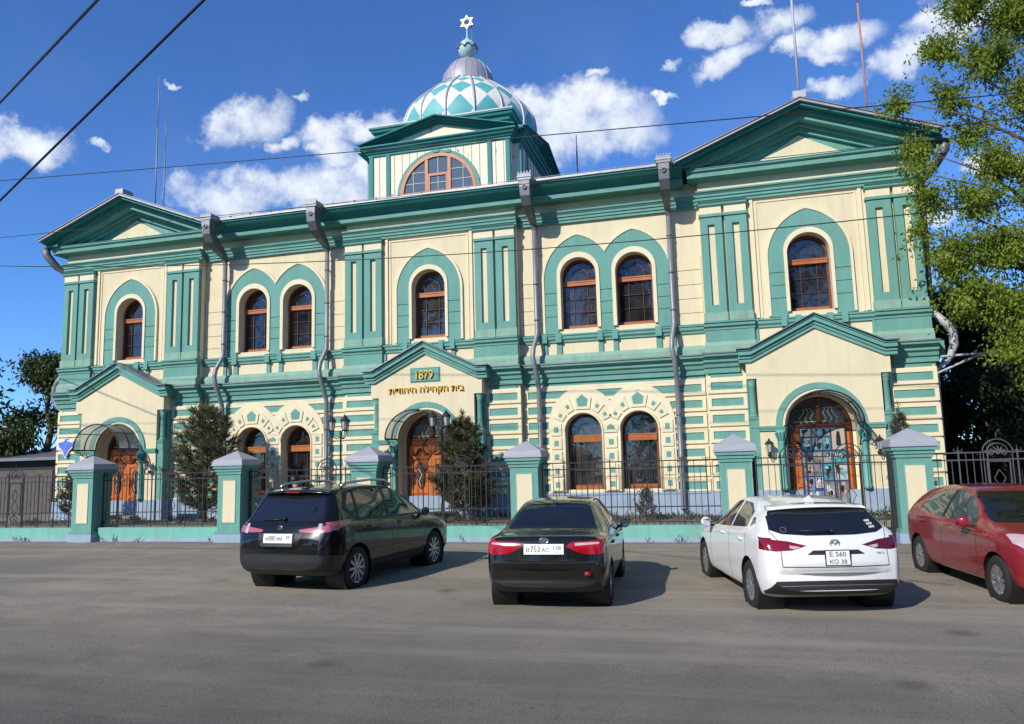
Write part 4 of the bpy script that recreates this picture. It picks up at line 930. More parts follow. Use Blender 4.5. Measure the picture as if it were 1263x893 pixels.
# --- dome
def dome():
    n = 16; sub = 6; rows = 24; vs = []; uv = []; fs = []; c = (0, TYC); RB = 2.6
    def prof(t):                         # t 0..1 up the meridian
        z = 12.7+t*2.58; return float(pchip([12.6, 13.2, 13.6, 13.95, 14.3, 14.68, 15.28], [2.52, 2.60, 2.55, 2.40, 2.13, 1.74, .98], np.float64(z))), z
    L = [0]
    P = [prof(i/rows) for i in range(rows+1)]
    for i in range(rows): L.append(L[-1]+math.hypot(P[i+1][0]-P[i][0], P[i+1][1]-P[i][1]))
    # diamond rows shrink with the gore width; v accumulates length/width
    V = [0]
    for i in range(rows): w = 2*math.pi*(P[i][0]+P[i+1][0])/2/n; V.append(V[-1]+(L[i+1]-L[i])/(w*1.28))
    off = 1-(V[-1] % 1)+.5
    b = MB(); idx = b.mi('dome_diamonds'); loops = []
    for g in range(n):
        for j in range(sub):
            a0 = 2*math.pi*(g+j/sub)/n+.0; a1 = 2*math.pi*(g+(j+1)/sub)/n
            for i in range(rows):
                q = []; u = []
                for (aa, uu, ii) in ((a0, j/sub, i), (a1, (j+1)/sub, i), (a1, (j+1)/sub, i+1), (a0, j/sub, i+1)):
                    r, z = P[ii]; q.append((c[0]+r*math.cos(aa), c[1]+r*math.sin(aa), z)); u.append((uu, V[ii]+off))
                o = len(b.v); b.v += q; b.f.append([o, o+1, o+2, o+3]); b.m.append(idx); b.sm.append(False); loops += u
    o = b.build('dome', SY); me = o.data; ul = me.uv_layers.new(name='UVMap'); ul.data.foreach_set('uv', [x for u in loops for x in u])
    bm = bmesh.new(); bm.from_mesh(me); bmesh.ops.remove_doubles(bm, verts=bm.verts, dist=1e-4); bm.to_mesh(me); bm.free()
    me.polygons.foreach_set('use_smooth', [True]*len(me.polygons))
    for g in range(n):
        a = 2*math.pi*g/n; rb = MB(); pts = [(c[0]+(r+.012)*math.cos(a), c[1]+(r+.012)*math.sin(a), z) for r, z in P]
        rb.tube(pts, .045, 'dome_rib', 6); rb.build('rib', o)
    cp = MB(); pc = [(.98, 15.22), (1.02, 15.24), (1.01, 15.30), (.98, 15.52), (.90, 15.78), (.78, 16.0), (.60, 16.2), (.36, 16.34), (.1, 16.41)]
    cp.lathe(pc, (0, TYC, 0), 'dome_cap', 32)
    for g in range(14):
        a = 2*math.pi*g/14; cp.tube([((r+.004)*math.cos(a), TYC+(r+.004)*math.sin(a), z) for r, z in pc], .018, 'dome_cap', 4)
    cp.build('dome_cap', o)
    f = MB(); f.lathe([(.13, 16.330), (.13, 16.490), (.10, 16.510)], (0, TYC, 0), 'gold_pale', 14)
    f.lathe([(.13, 16.490), (.26, 16.590), (.35, 16.750), (.37, 16.870), (.33, 17.030), (.22, 17.160), (.08, 17.240), (.07, 17.310), (.03, 17.350), (.022, 17.8)], (0, TYC, 0), 'patina', 20)
    for g in range(8):
        a0 = 2*math.pi*g/8; pts = []
        for k in range(9):
            t = k/8; a = a0+2*math.pi/8*t; z = 16.810+.13*math.sin(math.pi*t); r = .385 if True else 0; pts.append((r*math.cos(a), TYC+r*math.sin(a), z))
        f.tube(pts, .03, 'zinc_dark', 5)
    f.tube([(.16, TYC+.1, 17.130), (.16, TYC+.1, 18.3)], .014, 'black', 4)
    f.build('finial', o)
    st = MB(); zc = 17.98; rr = .30
    for k in range(2):
        t = [(rr*math.sin(2*math.pi*i/3+k*math.pi), zc+rr*math.cos(2*math.pi*i/3+k*math.pi)) for i in range(3)]
        ti = [((rr-.07)*math.sin(2*math.pi*i/3+k*math.pi), zc+(rr-.07)*math.cos(2*math.pi*i/3+k*math.pi)) for i in range(3)]
        st.plate(ccw(t), [ccw(ti)], TYC-.03-.004*k, TYC+.03+.004*k, 'gold_dim', back=True)
    st.build('star', o)
dome()

# --- lettering
mb = MB(); yb = -.47; d = DC[1]
mb.box(d-.45, d+.45, yb-.03, yb, 3.50, 3.88, 'teal'); mb.box(d-.48, d+.48, yb-.015, yb, 3.47, 3.91, 'teal_deep')
pl = mb.build('date_plaque', SY)
mb = MB(); text_mb(mb, '1879', d, yb-.06, 3.69, .25, 'gold', depth=.05, width=.55, bold=.006); mb.build('date_numerals', pl)
mb = MB(); text_mb(mb, HEB, d+.02, yb-.035, 3.235, .27, 'gold', depth=.05, width=2.42, bold=.003); mb.build('hebrew_lettering', SY)

# --- glass canopies over two doors
def canopy(d):
    yf, yw = -1.42, -.475; r = .90; zs = 1.76; n = 18
    def arc(y): return [(d+r*math.cos(R(180-180*i/n)), y, zs+.82*math.sin(R(180-180*i/n))) for i in range(n+1)]
    A, Bk = arc(yf), arc(yw); mb = MB()
    mb.add(A+Bk, [(i, i+1, n+1+i+1, n+1+i) for i in range(n)], 'canopy_glass', True)
    c = mb.build('door_canopy', SY); f = MB()
    for y in (yf, (yf+yw)/2, yw): f.tube(arc(y), .022, 'iron', 6)
    for i in (0, 4, 9, 14, 18): f.tube([A[i], Bk[i]], .016, 'iron', 5)
    for s in (-1, 1):
        x = d+s*r; f.tube([(x, yf, zs), (x, yw, zs)], .024, 'iron', 6); f.tube([(x, yf+.1, zs-.02), (x, yf+.5, zs-.22), (x, yw-.02, zs-.55)], .014, 'iron', 5)
        for q in range(3): f.tube([(x, yf+.25+.2*q+.08*math.cos(t), zs-.10-.03*q+.07*math.sin(t)) for t in [2*math.pi*k/10 for k in range(9)]], .010, 'iron', 4)
    f.tube([(d-r, yf, zs), (d-r+.12, yf, zs-.12)], .012, 'iron', 4); f.build('canopy_frame', c)
for d in DC: canopy(d)
# street bracket on the right-hand corner
mb = MB(); mb.tube([(14.06, -.02, 3.42), (15.5, -.02, 3.46)], .03, 'zinc_white', 6); mb.tube([(14.06, -.02, 2.98), (15.1, -.02, 3.42)], .03, 'zinc_white', 6); mb.tube([(14.06, -.02, 3.5), (14.06, -.02, 2.9)], .025, 'zinc', 6); mb.build('bracket', SY)
# ------------------------------------------------------------------ fence: piers, low wall, ironwork
FY = -2.95
PX = [-9.70, -4.72, -.62, 3.76, 8.85, 12.63]
def pier(x, label):
    t = thing('fence_pier', (x, FY, ZR), label, 'fence pier', 'fence piers with grey pyramid caps')
    h = .36; mb = MB(); Z = -ZR
    mb.box(-h, h, -h, h, .20, 1.88, 'teal'); mb.box(-h-.05, h+.05, -h-.05, h+.05, .22, .30, 'teal')
    mb.build('shaft', t, local=True)
    mb = MB(); mb.box(-h-.07, h+.07, -h-.07, h+.07, 0, .22, 'bluegrey'); mb.build('plinth', t, local=True)
    for sgn in (-1, 1):
        mb = MB(); mb.plate([(-.225, .52), (.225, .52), (.225, 1.72), (-.225, 1.72)], [[(-.20, .545), (.20, .545), (.20, 1.695), (-.20, 1.695)]], -h-.012, -h+.01, 'teal_pale')
        mb.box(-.2, .2, -h-.004, -h+.02, .545, 1.695, 'cream'); 
        if sgn > 0: mb.v = [(-a, -b, c) for a, b, c in mb.v]
        mb.build('panel', t, local=True)
    mb = MB()
    for a, z0, z1, m_ in ((.39, 1.86, 1.94, 'teal'), (.42, 1.94, 2.02, 'teal'), (.46, 2.02, 2.10, 'teal'), (.49, 2.10, 2.16, 'cap_edge'), (.475, 2.16, 2.22, 'cap_grey')): mb.box(-a, a, -a, a, z0, z1, m_)
    mb.build('moulding', t, local=True)
    mb = MB(); a = .46; mb.box(-a, a, -a, a, 2.22, 2.265, 'cap_grey'); a = .45
    mb.add([(-a, -a, 2.265), (a, -a, 2.265), (a, a, 2.265), (-a, a, 2.265), (0, 0, 2.52)], [(0, 1, 4), (1, 2, 4), (2, 3, 4), (3, 0, 4)], 'cap_grey')
    mb.build('cap', t, local=True)
    return t
PL = ['fence pier nearest the left door, with star sign on the wall behind', 'fence pier behind the black SUV\'s left rear corner, beside tall pine', 'fence pier hidden to its neck behind the black SUV\'s roof', 'fence pier rising behind the black sedan\'s roof', 'fence pier left of the door covered with photographs, behind the white hatchback', 'fence pier between the white hatchback and the red car']
for x, l in zip(PX, PL): pier(x, l)
def lowwall(x0, x1, label):
    mb = MB(); mb.box(x0, x1, FY-.2, FY+.2, ZR-.1, ZR+.10, 'bluegrey'); mb.box(x0, x1, FY-.18, FY+.18, ZR+.09, ZR+.40, 'teal_kerb')
    tag(mb.build('low_wall'), label, 'low wall', 'turquoise low walls under the iron fence')
SP = [(-15.2, PX[0]-.36), (PX[0]+.36, PX[1]-.36), (PX[1]+.36, PX[2]-.36), (PX[2]+.36, PX[3]-.36), (PX[3]+.36, PX[4]-.36), (PX[4]+.36, PX[5]-.36), (PX[5]+.36, 18.5)]
lowwall(-15.2, PX[0]-.43, 'turquoise low wall left of the leftmost fence pier')
lowwall(PX[0]+.43, PX[1]-.43, 'turquoise low wall in front of the tall left pine')
lowwall(PX[2]+.43, PX[3]-.43, 'turquoise low wall between black SUV and black sedan')
lowwall(PX[3]+.43, PX[4]-.43, 'turquoise low wall between black sedan and white hatchback')
lowwall(PX[5]+.43, 18.5, 'turquoise low wall behind the red car')
def scroll(mb, x, z, s, k, m='iron', y=0.0, r=.010):
    pts = []
    for i in range(15): t = i/14*math.pi*2.6; rr = s*(1-.72*i/14); pts.append((x+k*(s-rr*math.cos(t))-k*s, y, z+rr*math.sin(t)))
    mb.tube(pts, r, m, 4)
def panel(x0, x1, label, m='iron', orn=(), zb=ZR+.45, zt=.93, name='iron_fence', y=FY, heavy=()):
    t = thing(name, ((x0+x1)/2, y, zb), label, 'iron gate' if name == 'iron_gate' else 'iron fence', 'wrought iron gates' if name == 'iron_gate' else 'wrought iron fence panels')
    mb = MB()
    for z in (zt, zt-.16, zb+.38, zb+.02): mb.box(x0, x1, y-.014, y+.014, z-.013, z+.013, m)
    mb.build('rail', t)
    mb = MB(); n = max(2, int(round((x1-x0)/.145)))
    for i in range(n+1):
        x = x0+(x1-x0)*i/n; w = .007
        if i % 4 == 0: continue
        if any(abs(x-o) < .26 for o in orn): continue
        if i % 2 == 0 or i % 4 == 0: mb.box(x-w, x+w, y-w, y+w, zb, zt, m)
        else: mb.box(x-w, x+w, y-w, y+w, zb, zt if i % 8 != 3 else zt-.16, m)
    mb.build('bar', t)
    mb = MB()
    for i in range(0, n+1, 4):
        x = min(max(x0+(x1-x0)*i/n, x0+.015), x1-.015); mb.box(x-.013, x+.013, y-.013, y+.013, zb-.09, zt+.05, m)
    for x in heavy: mb.box(x-.035, x+.035, y-.035, y+.035, zb-.4, zt+.02, m)
    mb.build('post', t)
    mb = MB()
    for i in range(n):
        x = x0+(x1-x0)*(i+.5)/n
        if any(abs(x-o) < .3 for o in orn): continue
        if i % 2 == 0: scroll(mb, x, zb+.10, .055, 1, m, y); scroll(mb, x+.13, zb+.10, .055, -1, m, y)
    for i in range(0, n+1, 4):
        x = min(max(x0+(x1-x0)*i/n, x0+.03), x1-.03); mb.tube([(x, y, zt+.04), (x, y, zt+.15)], [.012, .003], m, 4); 
        for k in (-1, 1): mb.tube([(x, y, zt+.05), (x+k*.05, y, zt+.03), (x+k*.09, y, zt+.05), (x+k*.08, y, zt+.09)], .008, m, 4)
    mb.build('scroll', t)
    for ox in orn:
        mb = MB(); rr = .30
        for q in (rr, rr-.09): mb.tube([(ox+q*math.cos(a), y, zt-.02+q*math.sin(a)) for a in [math.pi*i/16 for i in range(17)]], .013, m, 5)
        mb.tube([(ox, y, zt+rr), (ox, y, zt+rr+.12)], [.014, .004], m, 5)
        for a in (35, 62, 90, 118, 145): mb.tube([(ox, y, zt-.05), (ox+.10*math.cos(R(a))+.02, y, zt-.05+.12*math.sin(R(a))), (ox+.19*math.cos(R(a)), y, zt-.05+.2*math.sin(R(a)))], [.012, .02, .005], m, 4)
        for k in (-1, 1):
            scroll(mb, ox+k*.12, zt-.02, .07, k, m, y, .012); mb.box(ox+k*.22-.012, ox+k*.22+.012, y-.012, y+.012, zb+.3, zt-.18, m); mb.box(ox+k*.28-.008, ox+k*.28+.008, y-.01, y+.01, zb, zt, m)
            mb.tube([(ox, y, zb+.35), (ox+k*.14, y, zb+.55), (ox+k*.02, y, zb+.75), (ox+k*.11, y, zb+.92), (ox, y, zb+1.1)], .011, m, 4)
            mb.tube([(ox, y, zb+.35), (ox+k*.16, y, zb+.2), (ox+k*.05, y, zb+.1)], .011, m, 4)
        mb.box(ox-.22, ox+.22, y-.012, y+.012, zt-.21, zt-.185, m); mb.tube([(ox, y, zb), (ox, y, zb+.35)], .01, m, 4)
        mb.build('ornament', t)
    return t
panel(-15.2, PX[0]-.38, 'iron fence panel left of the leftmost pier, with a small pine behind', orn=(-12.6,))
panel(PX[0]+.95, PX[1]-.38, 'iron fence panel between left door and tall pine', orn=(-6.9,))
panel(PX[0]+.40, PX[0]+.93, 'narrow iron gate leaf against the leftmost pier', name='iron_gate')
panel(PX[1]+.42, PX[2]-.42, 'iron gate with round ornament behind the black SUV', orn=(-3.75, -1.9), zb=ZR+.12, name='iron_gate', heavy=(-4.28,))
panel(PX[2]+.38, PX[3]-.38, 'iron fence panel in front of the central pine and door', orn=(1.98,))
panel(PX[3]+.38, PX[4]-.38, 'iron fence panel between black sedan and white hatchback, round ornament in its middle', orn=(6.55,))
panel(PX[4]+.46, PX[5]-.46, 'iron gate before the door covered with photographs', orn=(10.15, 11.35), zb=ZR+.12, name='iron_gate', heavy=(PX[4]+.42, PX[5]-.42))
panel(PX[5]+.40, 18.5, 'grey iron fence with round ornament behind the red car', 'iron_grey', orn=(14.38, 16.9))
# gate hinges on the piers
# ------------------------------------------------------------------ lamps
def lantern(mb, gl, x, y, z, s=1.0, m='iron'):
    mb.lathe([(.05*s, 0), (.075*s, .015*s), (.06*s, .03*s)], (x, y, z), m, 6, smooth=False)
    for k in range(6): a = 2*math.pi*k/6; mb.tube([(x+.06*s*math.cos(a), y+.06*s*math.sin(a), z+.02*s), (x+.10*s*math.cos(a), y+.10*s*math.sin(a), z+.25*s)], .007*s, m, 4)
    mb.lathe([(.125*s, .245*s), (.125*s, .265*s), (.06*s, .33*s), (.025*s, .35*s), (.03*s, .37*s), (.004, .42*s)], (x, y, z), m, 6, smooth=False)
    gl.lathe([(.055*s, .025*s), (.092*s, .245*s)], (x, y, z), 'lantern_glass', 6, smooth=False)
def lamppost(x, y, label):
    t = thing('lamp_post', (x, y, ZY), label, 'lamp post', 'three-lantern lamp posts in the yard')
    mb = MB(); mb.lathe([(.11, 0), (.11, .12), (.06, .18), (.05, .5), (.03, .56), (.028, 2.5), (.04, 2.52), (.03, 2.6)], (0, 0, 0), 'iron', 10)
    for k in range(3):
        a = R(90+120*k-8); ca, sa = math.cos(a), math.sin(a); mb.tube([(0, 0, 2.42), (.12*ca, .12*sa, 2.36), (.22*ca, .22*sa, 2.42), (.25*ca, .25*sa, 2.52), (.25*ca, .25*sa, 2.58)], .014, 'iron', 5)
    mb.build('pole', t, local=True)
    for k in range(3):
        a = R(90+120*k-8); mb = MB(); g = MB(); lantern(mb, g, .25*math.cos(a), .25*math.sin(a), 2.58, 1.15); o = mb.build('lantern', t, local=True); g.build('glass', o)
    return t
lamppost(-1.93, -2.1, 'three-lantern black lamp post left of the central door'); lamppost(1.16, -2.15, 'three-lantern black lamp post standing behind the central pine')
def sconce(x, label):
    t = thing('wall_lantern', (x, -.49, .95), label, 'wall lantern', 'black wall lanterns beside the doors')
    mb = MB(); mb.lathe([(.001, 0), (.05, 0), (.05, -.03), (.001, -.03)], (0, 0, .05), 'iron', 10, axis='y', cap=False)
    mb.tube([(0, -.02, .05), (0, -.12, -.04), (0, -.2, .02), (0, -.2, .12)], .013, 'iron', 5); mb.build('arm', t, local=True)
    mb = MB(); g = MB(); lantern(mb, g, 0, -.2, .10, .95); o = mb.build('lantern', t, local=True); g.build('glass', o)
for d, n in zip(DC, ('left', 'central', 'photo-covered right')):
    for s, w in ((-1, 'left'), (1, 'right')): sconce(d+s*1.34, 'black wall lantern on the %s side of the %s door' % (w, n))

# star sign on the left-hand corner
mb = MB(); cx, cz = -13.62, 1.95
out = [(cx, cz+.42), (cx+.07, cz+.24), (cx+.20, cz+.20), (cx+.43, cz+.17), (cx+.36, cz-.0), (cx+.16, cz-.17), (cx, cz-.46), (cx-.16, cz-.17), (cx-.36, cz-.0), (cx-.43, cz+.17), (cx-.20, cz+.20), (cx-.07, cz+.24)]
out = [(cx+(x-cx)*.92, cz+(z-cz)*.92) for x, z in out]; mb.plate(ccw(out), [], -.14, -.12, 'white', back=True)
out = out; inn = [(cx+(x-cx)*.86, cz+(z-cz)*.88) for x, z in out]; mb.plate(ccw(inn), [], -.146, -.139, 'sign_blue')
sg = mb.build('star_sign'); tag(sg, 'blue star-shaped sign with white edge on the far left corner of the facade', 'sign')

# photographs board on the right-hand door
d = DC[2]; y = -.10
t = thing('photo_board', (d+.0, y, -.30), 'dark blue board of many small photographs covering the right door', 'photo board')
mb = MB(); x0, x1, z0, z1 = d-.52, d+.62, -.30, 1.70; mb.box(x0, x1, y-.02, y+.02, z0, z1, 'board_navy') if 'board_navy' in MATS else None
mat('board_navy', (.035, .045, .11), .5); mat('ph_teal', (.06, .34, .40), .4, col2=(.03, .16, .2), vscale=6); mat('ph_grey', (.30, .30, .30), .4, col2=(.10, .10, .11), vscale=6); mat('ph_white', (.55, .58, .55), .4, col2=(.2, .25, .26), vscale=6); mat('ph_blue', (.05, .10, .28), .4, col2=(.3, .35, .5), vscale=30); mat('ph_red', (.45, .03, .03), .4, col2=(.5, .3, .3), vscale=10); mat('ph_sand', (.42, .36, .28), .4)
mat('ph_black', (.012, .013, .018), .4); mat('ph_skin', (.45, .28, .2), .4); mat('ph_pale', (.62, .64, .62), .4); mat('ph_cyan', (.06, .38, .46), .4); mat('ph_mid', (.16, .15, .15), .4)
mb = MB(); mb.box(x0, x1, y-.02, y+.02, z0, z1, 'board_navy'); mb.build('board', t)
cells = [(.02, .24, .88, .98, 'ph_white'), (.27, .66, .88, .98, 'ph_grey'), (.70, .98, .70, .98, 'ph_sand'), (.03, .25, .70, .86, 'ph_teal'), (.27, .48, .70, .86, 'ph_grey'), (.50, .66, .70, .86, 'ph_teal'), (.03, .46, .53, .67, 'ph_grey'), (.49, .66, .53, .67, 'ph_grey'), (.67, .98, .53, .67, 'ph_teal'), (.03, .44, .36, .51, 'ph_grey'), (.48, .66, .30, .51, 'ph_teal'), (.68, .98, .30, .51, 'ph_white'), (.03, .26, .17, .34, 'ph_blue'), (.28, .44, .20, .34, 'ph_white'), (.03, .44, .02, .16, 'ph_blue'), (.47, .70, .02, .28, 'ph_grey'), (.72, .98, .02, .28, 'ph_grey')]
for a, b_, c_, e_, m_ in cells:
    q = MB(); q.box(x0+(x1-x0)*a, x0+(x1-x0)*b_, y-.03, y-.018, z0+(z1-z0)*c_, z0+(z1-z0)*e_, m_)
    if m_ == 'ph_sand':
        cx = x0+(x1-x0)*.84; q.plate([(cx-.06, z0+1.5), (cx+.06, z0+1.5), (cx+.05, z0+1.75), (cx+.03, z0+1.88), (cx-.03, z0+1.88), (cx-.05, z0+1.75)], [], y-.036, y-.03, 'black')
    else:
        xa, xb, za, zb = x0+(x1-x0)*a+.012, x0+(x1-x0)*b_-.012, z0+(z1-z0)*c_+.012, z0+(z1-z0)*e_-.012
        for k in range(rnd.randint(5, 9)):      # people, walls and sky of each snapshot as small flat patches
            w_ = rnd.uniform(.05, .13)*(1 if k else 2); h_ = rnd.uniform(.05, .20); cx_ = rnd.uniform(xa+w_/2, max(xa+w_/2, xb-w_/2)); cz_ = rnd.uniform(za, max(za, zb-h_*.6)); pts = [(min(max(cx_+w_/2*math.cos(t_)*rnd.uniform(.7, 1), xa), xb), min(max(cz_+h_*.5+h_/2*math.sin(t_), za), zb)) for t_ in [2*math.pi*i_/9 for i_ in range(9)]]
            q.plate(ccw(pts), [], y-.0315-.0012*k, y-.03, rnd.choice(('ph_black', 'ph_black', 'ph_skin', 'ph_pale', 'ph_cyan', 'ph_black', 'ph_mid')))
    q.build('photograph', t)
q = MB(); q.lathe([(.001, 0), (.07, 0), (.07, -.008), (.001, -.008)], (x0+.15, y-.03, z0+.46), 'ph_red', 16, axis='y', cap=False); q.build('red_disc', t)

# antennas and the dark mast on the roofs
def antenna(x, y, z0, z1, m, label, r=.03, guy=False):
    t = thing('antenna_mast', (x, y, z0-.5), label, 'antenna mast', 'thin antenna masts on the roof')
    mb = MB(); mb.tube([(x, y, z0-.5), (x, y, z0+(z1-z0)*.6)], r, m, 6); mb.tube([(x, y, z0+(z1-z0)*.58), (x, y, z1)], r*.6, m, 6); mb.build('mast', t)
    mb = MB(); mb.lathe([(.12, 0), (.12, .04), (.06, .10), (.035, .3)], (x, y, z0-.3), 'zinc_dark', 8); mb.build('base', t)
antenna(-12.50, 2.5, 11.45, 16.87, 'zinc', 'taller grey antenna on the left gable roof', .03)
antenna(-12.10, 2.5, 11.3, 15.24, 'zinc', 'shorter grey antenna right of the tall one, left gable roof', .025)
antenna(11.2, -.55, 11.0, 17.5, 'zinc_white', 'white pole rising from the right pediment\'s ridge', .035)
mat('rusty', (.42, .20, .15), .7, var=.2)
antenna(13.5, 2.5, 11.2, 17.5, 'rusty', 'rusty pink pole behind the right gable roof', .032)
antenna(4.43, 2.5, 10.55, 11.95, 'black', 'short black post on the roof right of the dome tower', .025)

# overhead wires
def wire(p0, p1, sag, r, label, n=24):
    mb = MB(); a, b_ = Vector(p0), Vector(p1); pts = []
    for i in range(n+1): t = i/n; p = a.lerp(b_, t); p.z -= sag*4*t*(1-t); pts.append(p)
    mb.tube(pts, r, 'black', 5); tag(mb.build('overhead_wire'), label, 'wire', 'overhead wires')
def ext(p0, p1, a, b_): p0, p1 = Vector(p0), Vector(p1); d = p1-p0; return p0-d*a, p1+d*b_
a, b_ = ext((-1.34, -13.67, 6.40), (2.49, -15.79, 6.01), 4, 1.2); wire(a, b_, .0, .017, 'thick black wire slanting across the top left corner of the sky')
a, b_ = ext((-1.76, -13.35, 4.94), (3.31, -15.2, 6.17), 4, 1.2); wire(a, b_, .0, .017, 'thick black wire slanting past the left antennas')
wire((-19.5, -7, 9.28), (24, -7, 6.85), .12, .011, 'long thin wire crossing below the dome')
wire((-19, -7, 7.7), (26, -7, 6.0), 1.45, .011, 'thin wire crossing the right pavilion\'s upper window')
wire((-19.5, -7, 7.35), (26, -7, 6.45), .1, .008, 'faint wire level with the eaves, across the left pediment')
wire((12.5, -5, 7.65), (30, -5, 7.7), .02, .011, 'thin wire running from the right gable into the maple')
# ------------------------------------------------------------------ plants
def leaves_mesh(name, C, D, size, m, parent, rng, fold=.25, aspect=.45, sizev=.35):
    """C centres (n,3), D leaf directions (n,3): one two-faced folded leaf per centre"""
    n = len(C); D = D/np.linalg.norm(D, axis=1, keepdims=True)
    rv = rng.normal(size=(n, 3)); S = np.cross(D, rv); S /= np.linalg.norm(S, axis=1, keepdims=True)+1e-9; U = np.cross(S, D)
    L = size*(1+sizev*rng.uniform(-1, 1, n))[:, None]; W = L*aspect
    base = C-D*L*.5; tip = C+D*L*.5-U*L*.12; a = C+S*W*.5+U*W*fold; b = C-S*W*.5+U*W*fold
    V = np.stack([base, a, tip, b], 1).reshape(-1, 3)
    me = bpy.data.meshes.new(name); me.vertices.add(4*n); me.vertices.foreach_set('co', V.ravel())
    me.loops.add(6*n); me.polygons.add(2*n)
    idx = np.arange(n)[:, None]*4+np.array([0, 1, 2, 0, 2, 3])[None]; me.loops.foreach_set('vertex_index', idx.ravel())
    me.polygons.foreach_set('loop_start', np.arange(2*n)*3); me.polygons.foreach_set('loop_total', np.full(2*n, 3))
    me.update(calc_edges=True); me.materials.append(MATS[m])
    o = bpy.data.objects.new(name, me); COL.objects.link(o)
    o.parent = parent
    if parent.type == 'EMPTY': o.matrix_parent_inverse = Matrix.LocRotScale(parent.location, parent.rotation_euler, None).inverted()
    return o
def crown_tree(name, base, trunk_top, clumps, label, cat, leafm, nleaf, size, seed, group=None, bark='bark', r0=.16, twig=True, outer=.35, droop=.35):
    """clumps: (x,y,z,rx,ry,rz). Limbs run trunk -> clump, twigs inside, leaves along twigs"""
    rng = np.random.default_rng(seed); t = thing(name, base, label, cat, group); tr = MB(); b = Vector(base); tt = Vector(trunk_top)
    tp = [b.lerp(tt, i/6)+Vector((rng.normal()*.06, rng.normal()*.06, 0))*(i > 0) for i in range(7)]
    tr.tube(tp, [r0*(1.25-.85*i/6) for i in range(7)], bark, 8)
    CC = []; DD = []; vol = sum(c[3]*c[4]*c[5] for c in clumps)
    for c in clumps:
        cc = Vector(c[:3]); k = int(rng.integers(3, 7)); st = tp[min(6, max(2, int((cc.z-b.z)/(tt.z-b.z+.01)*5)))]
        mid = st.lerp(cc, .55)+Vector((0, 0, .25*(cc-st).length*.3)); pts = [st, st.lerp(mid, .5)+Vector((rng.normal()*.08, rng.normal()*.08, .05)), mid, cc]
        rl = min(r0*.3, .016+.008*(cc-st).length); tr.tube(pts, [rl, rl*.8, rl*.55, rl*.25], bark, 5)
        n = int(nleaf*c[3]*c[4]*c[5]/vol); nt = max(6, n//38)
        for j in range(nt):
            d = rng.normal(size=3); d /= np.linalg.norm(d); rad = rng.uniform(.15, 1)**.6
            end = np.array(cc)+d*np.array(c[3:6])*rad*(1+outer*max(0, rng.normal())); s0 = np.array(cc)+(end-np.array(cc))*.25
            if twig and j % 2 == 0: tr.tube([cc, Vector(s0)+Vector((0, 0, .03)), Vector(end)], [rl*.22+.004, .007, .003], bark, 3)
            m_ = int(n/nt); tt_ = rng.uniform(.1, 1.05, m_)[:, None]; P = s0+(end-s0)*tt_+rng.normal(size=(m_, 3))*np.array([.13, .13, .11])*(size/.13)
            dr = (end-s0)/(np.linalg.norm(end-s0)+1e-6)*.5+rng.normal(size=(m_, 3))*.6+np.array([0, 0, -droop*1.6])
            CC.append(P); DD.append(dr)
    tr.build('trunk', t); leaves_mesh('crown', np.concatenate(CC), np.concatenate(DD), size, leafm, t, rng)
    return t
# the ash-leaved maple leaning over the right-hand end
mc = [(13.4, -1.6, 9.8, .45, .5, .5), (13.85, -1.3, 8.6, .45, .5, .6), (14.5, -1.5, 11.1, .7, .6, .55), (15.2, -1.6, 12.0, .9, .7, .6), (14.7, -1.2, 9.9, .6, .6, .5), (15.6, -1.5, 10.6, .8, .8, .6), (15.2, -1.0, 9.0, .6, .6, .5), (16.4, -1.2, 11.8, 1.0, .9, .8), (16.4, -1.5, 9.6, .8, .8, .8),
      (13.7, -1.6, 7.9, .4, .4, .35), (14.0, -1.5, 7.2, .55, .6, .5), (13.6, -1.5, 6.4, .35, .4, .5), (14.9, -1.6, 7.0, .7, .8, .55), (15.7, -1.3, 7.9, .8, .8, .7), (16.6, -1.5, 7.2, 1., .9, .9), (14.3, -1.6, 5.6, .75, .8, .75), (15.3, -1.8, 5.7, .9, .9, .8), (16.3, -1.6, 5.6, 1., .9, .9), (14.55, -1.7, 4.5, .65, .8, .6), (15.4, -1.8, 4.3, .9, .9, .7), (16.4, -1.8, 4.2, 1., .9, .8), (15.25, -1.9, 3.3, .6, .7, .5), (16.1, -1.9, 3.2, .9, .8, .6), (17.4, -1.5, 5, 1.1, 1., 1.4), (17.6, -1.5, 8.5, 1.1, 1, 1.5), (17.6, -1.3, 11.5, 1., .9, 1.2)]
crown_tree('maple_tree', (17.6, -1.3, ZY), (17.0, -1.3, 9.5), mc, 'tall bright green maple overhanging the right end of the synagogue', 'tree', 'leaf', 74000, .112, 3, bark='bark', r0=.18, outer=.55)
def blob_clumps(x, y, z0, w, h, n, rng, dp=None):
    o = []
    for i in range(n):
        a = rng.uniform(0, 2*math.pi); tz = rng.uniform(0, 1); rr = w*(1-.75*abs(tz-.4)**1.2)*rng.uniform(.3, .9); s = w*rng.uniform(.32, .5)
        o.append((x+rr*math.cos(a), y+(dp or 1)*rr*math.sin(a), z0+h*tz, s, s, s*.8))
    return o
rg = np.random.default_rng(11)
def bush_tree(x, y, z0, w, h, ttop, label, leafm, n, size, seed, name='tree', group='dark trees beside and behind the building', nc=12): crown_tree(name, (x, y, ZR), (x, y, ttop), blob_clumps(x, y, z0, w, h, nc, rg), label, 'tree', leafm, n, size, seed, group, r0=.2, twig=False, outer=.25)
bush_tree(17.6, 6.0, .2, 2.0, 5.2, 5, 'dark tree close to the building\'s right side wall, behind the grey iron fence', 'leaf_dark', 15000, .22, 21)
bush_tree(16.4, 9.0, .0, 1.7, 5.5, 5, 'slender dark tree right beside the rear corner of the building', 'leaf_dark', 9000, .22, 29)
